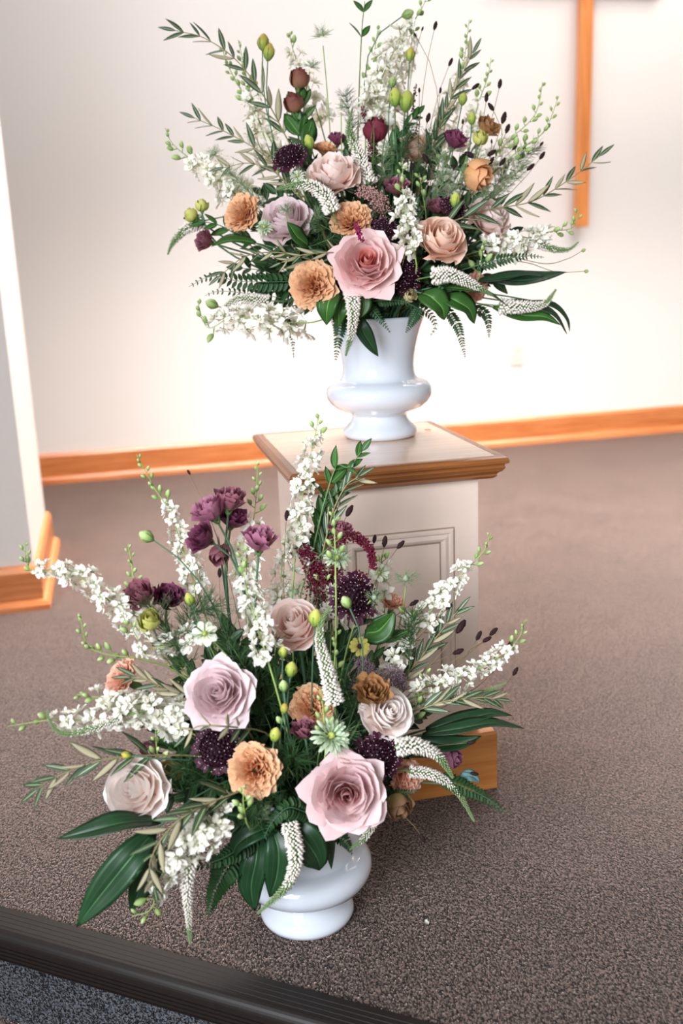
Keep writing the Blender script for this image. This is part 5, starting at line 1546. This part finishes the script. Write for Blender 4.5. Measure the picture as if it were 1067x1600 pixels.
nigella('wispy nigella at the outer edge above the white pier-side larkspur', B, 335, 240, -0.05, 9, (-0.4, 0.6, 0.6), 'pod', n=50)
plume('burgundy amaranth threads behind the burgundy lisianthus', B, [(585, 240, -0.02), (572, 190, -0.02), (567, 165, -0.02)], 9, AMAR, 'amaranth_plume', 'amaranth', beads=200)
plume('thin red amaranth tassel beside the plump yellow buds', B, [(640, 220, -0.03), (652, 195, -0.03), (646, 172, -0.03), (650, 130, -0.03)], 3, AMAR, 'amaranth_plume', 'amaranth', beads=90)
plume('magenta amaranth tip lying on the large pink rose', B, [(556, 350, 0.2), (560, 362, 0.225), (566, 378, 0.23)], 5, mat('magenta_amaranth', '#8f1050', rough=0.8, vary=0), 'amaranth_plume', 'amaranth', beads=110)
plume('burgundy amaranth hanging below the burgundy lisianthus', B, [(580, 215, 0.03), (577, 240, 0.03), (574, 262, 0.03)], 4, AMAR, 'amaranth_plume', 'amaranth', beads=90)
DUSK = mat('dusky_pink_yarrow', '#c79a94', rough=0.8, trans=0.15, vary=0.0)
plume('dusky pink yarrow head beside the middle golden carnation', B, [(600, 330, 0.08), (585, 305, 0.11), (560, 300, 0.11)], 19, DUSK, 'yarrow_head', 'yarrow', beads=700, jit=0.9)
plume('fine white lace spray behind the burnet heads', B, [(770, 270, -0.09), (785, 235, -0.1), (795, 215, -0.1)], 32, VER_W, 'lace_spray', 'spray', beads=420, jit=0.7)
plume('fine white lace spray behind the pier-side larkspur', B, [(370, 280, -0.09), (345, 250, -0.1), (330, 235, -0.1)], 30, VER_W, 'lace_spray', 'spray', beads=380, jit=0.7)
for a in ((704, 97, -0.06, 14, 25), (743, 135, -0.05, 15, 55), (781, 131, -0.06, 16, 10), (760, 152, -0.05, 16, 5), (767, 167, -0.05, 16, -35), (787, 184, -0.05, 20, 15), (793, 201, -0.05, 17, 20), (669, 184, -0.02, 17, 15), (735, 242, 0.0, 21, 115),
          (768, 239, -0.01, 17, 60), (785, 253, -0.01, 16, 40), (768, 251, 0.0, 14, 30), (665, 248, 0.03, 18, -30), (829, 261, -0.03, 16, 50), (847, 243, -0.03, 15, 35), (710, 262, 0.03, 12, 20), (804, 231, -0.03, 11, 50), (660, 45, -0.06, 8, 20),
          (648, 54, -0.06, 9, -40), (645, 260, 0.04, 12, 0), (723, 190, -0.03, 9, 0), (655, 141, -0.04, 9, 0), (688, 141, -0.03, 10, 5), (846, 225, -0.04, 10, 40), (680, 40, -0.06, 15, 15), (640, 365, 0.2, 14, 10), (768, 221, -0.03, 8, 0)):
    burnet(B, *a)
for lab, P, bd in (('thin tendril with a bud reaching past the cross, upper one', [(790, 398, 0.08), (850, 412, 0.08), (885, 405, 0.08), (908, 393, 0.08)], 45), ('thin tendril with a bud reaching past the cross, lower one', [(830, 412, 0.08), (870, 425, 0.08), (912, 424, 0.08)], 80)):
    base, path, vis = path_to(B, P)
    t = thing('tendril', lab, 'tendril', base); USED.add(lab)
    add_stem(t, path, 0.001, 0.0006, G_BURN, 4)
    part('bud', bud_mesh(BUD, 0.34), t, frame_mat(vis[-1], vis[-1] - vis[-2], s=8 * mpp(vis[-1])))
for P, ln in (([(480, 340, 0.08), (500, 310, 0.12), (505, 300, 0.13)], 0.035), ([(440, 400, 0.10), (520, 370, 0.14), (500, 350, 0.15)], 0.035), ([(640, 300, 0.0), (660, 250, 0.0), (672, 215, -0.02)], 0.04), ([(620, 280, 0.02), (630, 240, 0.02), (640, 200, 0.0)], 0.035),
              ([(770, 300, -0.05), (800, 260, -0.06), (830, 235, -0.06)], 0.035), ([(540, 250, -0.03), (550, 200, -0.04), (540, 150, -0.05)], 0.03)):
    feathery(B, P, ln, 'feathery thread-leaved sprig')
for P, ln in (([(690, 320, 0.03), (720, 280, 0.02), (745, 250, 0.0)], 0.035), ([(660, 330, 0.05), (690, 290, 0.04), (690, 245, 0.02)], 0.035), ([(760, 320, 0.0), (790, 290, -0.02), (815, 262, -0.03)], 0.03), ([(590, 300, 0.03), (600, 250, 0.02), (605, 225, 0.0)], 0.03),
              ([(420, 330, 0.05), (380, 290, 0.03), (360, 270, 0.02)], 0.03), ([(470, 380, 0.12), (490, 345, 0.14), (510, 330, 0.14)], 0.03), ([(700, 360, 0.05), (740, 330, 0.03), (760, 300, 0.02)], 0.03)):
    feathery(B, P, ln, 'pale feathery thread-leaved sprig', m=FEATH_P)
for a in ((400, 360, .03), (420, 410, .08), (470, 420, .10), (380, 420, .06), (430, 450, .10), (520, 470, .12), (550, 380, .08), (600, 400, .10), (600, 460, .12), (660, 420, .10), (650, 380, .08), (710, 420, .10), (740, 390, .07), (760, 440, .08), (700, 340, .02), (650, 330, .04),
          (600, 320, .04), (560, 300, .02), (500, 320, .04), (480, 280, .0), (540, 260, -.02), (600, 260, -.03), (650, 280, -.02), (700, 290, -.03), (740, 320, .0), (430, 300, .02), (470, 240, -.04), (620, 240, -.05), (680, 250, -.05), (480, 470, .12), (800, 430, .07), (570, 440, .14)):
    j = (a[0] + rs.uniform(-6, 6), a[1] + rs.uniform(-6, 6))
    c0 = (590 + (j[0] - 590) * 0.45, 440 + (j[1] - 440) * 0.45, a[2] * 0.5)
    branch('leafy_sprig', None, 'foliage', B, [c0, ((c0[0] + j[0]) / 2 + rs.uniform(-6, 6), (c0[1] + j[1]) / 2, a[2] * .8), (j[0], j[1], a[2])], 5, 0.060, RUS, G_STEM_DK, ang=48, desc='dark green leafy sprig', group='leafy sprigs of the upper arrangement', flat=1.2)

# more of the leafy heart of both arrangements, filling the dome between the flowers
for B, cx_, cy_, rx, ry, n_, dmin, dmax, y0 in ((LO, 425, 1130, 215, 175, 46, -0.10, 0.12, 1000), (UP, 585, 360, 215, 140, 58, -0.12, 0.10, 240)):
    for k in range(n_):
        rr = sqrt((k + 0.5) / n_); aa = k * 2.39996
        x, y = cx_ + rx * rr * cos(aa), cy_ + ry * rr * sin(aa)
        d = dmin + (dmax - dmin) * min(1.0, max(0.0, (y - (cy_ - ry)) / (2 * ry))) * (1 - 0.35 * rr) + rs.uniform(-.02, .02)
        ox, oy = (435, 1215) if B is LO else (590, 470)
        c0 = (ox + (x - ox) * 0.5, oy + (y - oy) * 0.5, d * 0.5)
        hi = y < y0 or k % 3 == 0
        branch('leafy_sprig', None, 'foliage', B, [c0, ((c0[0] + x) / 2 + rs.uniform(-6, 6), (c0[1] + y) / 2, d * .8), (x, y, d)], 6, 0.052 if hi else 0.060, MIDL if hi else RUS, G_STEM_DK, ang=42,
               desc='mid green leafy sprig' if hi else 'dark green leafy sprig', group='leafy sprigs of the ' + ('lower' if B is LO else 'upper') + ' arrangement', flat=1.1)

# ---------------------------------------------------------------- small things lying about
p = at(667, 1443, 0, LO)
ray = (p - EYE).normalized(); p = EYE + ray * (-EYE.z / ray.z)
t = thing('fallen_petal', 'tiny white petal fallen on the carpet beside the lower urn', 'petal', p)
b = MB(); rows = []
for j in range(5):
    rows.append([b.vert(((i - 2) * 0.0022 * (1 - 0.3 * abs(j - 2)), (j - 2) * 0.0032, 0.0012 + 0.0012 * ((i - 2) ** 2 + (j - 2) ** 2) * .35 + 0.001 * sin(i * 2 + j)), (0.5, 0.6)) for i in range(5)])
b.grid(rows)
part('petal', b.mesh('fallen_petal', WHITE), t, Matrix.Translation(p))
ray = CRT * ((668 - W / 2) / FPX) - CUP * ((673 - HGT / 2) / FPX) + CFW
p = EYE + ray * ((TZ - EYE.z) / ray.z)
t = thing('fallen_leaf', 'small dry brown leaf lying on the oak pedestal top', 'leaf', p)
part('leaf', leaf_mesh('dry', P_BROWN, P_BROWN, 0.2, 4, 0.1, 0.3), t, leaf_matrix(p + Vector((-.008, 0, .0025)), (1, 0.2, 0.02), (0, 0, 1), 0.018))

write_labels()
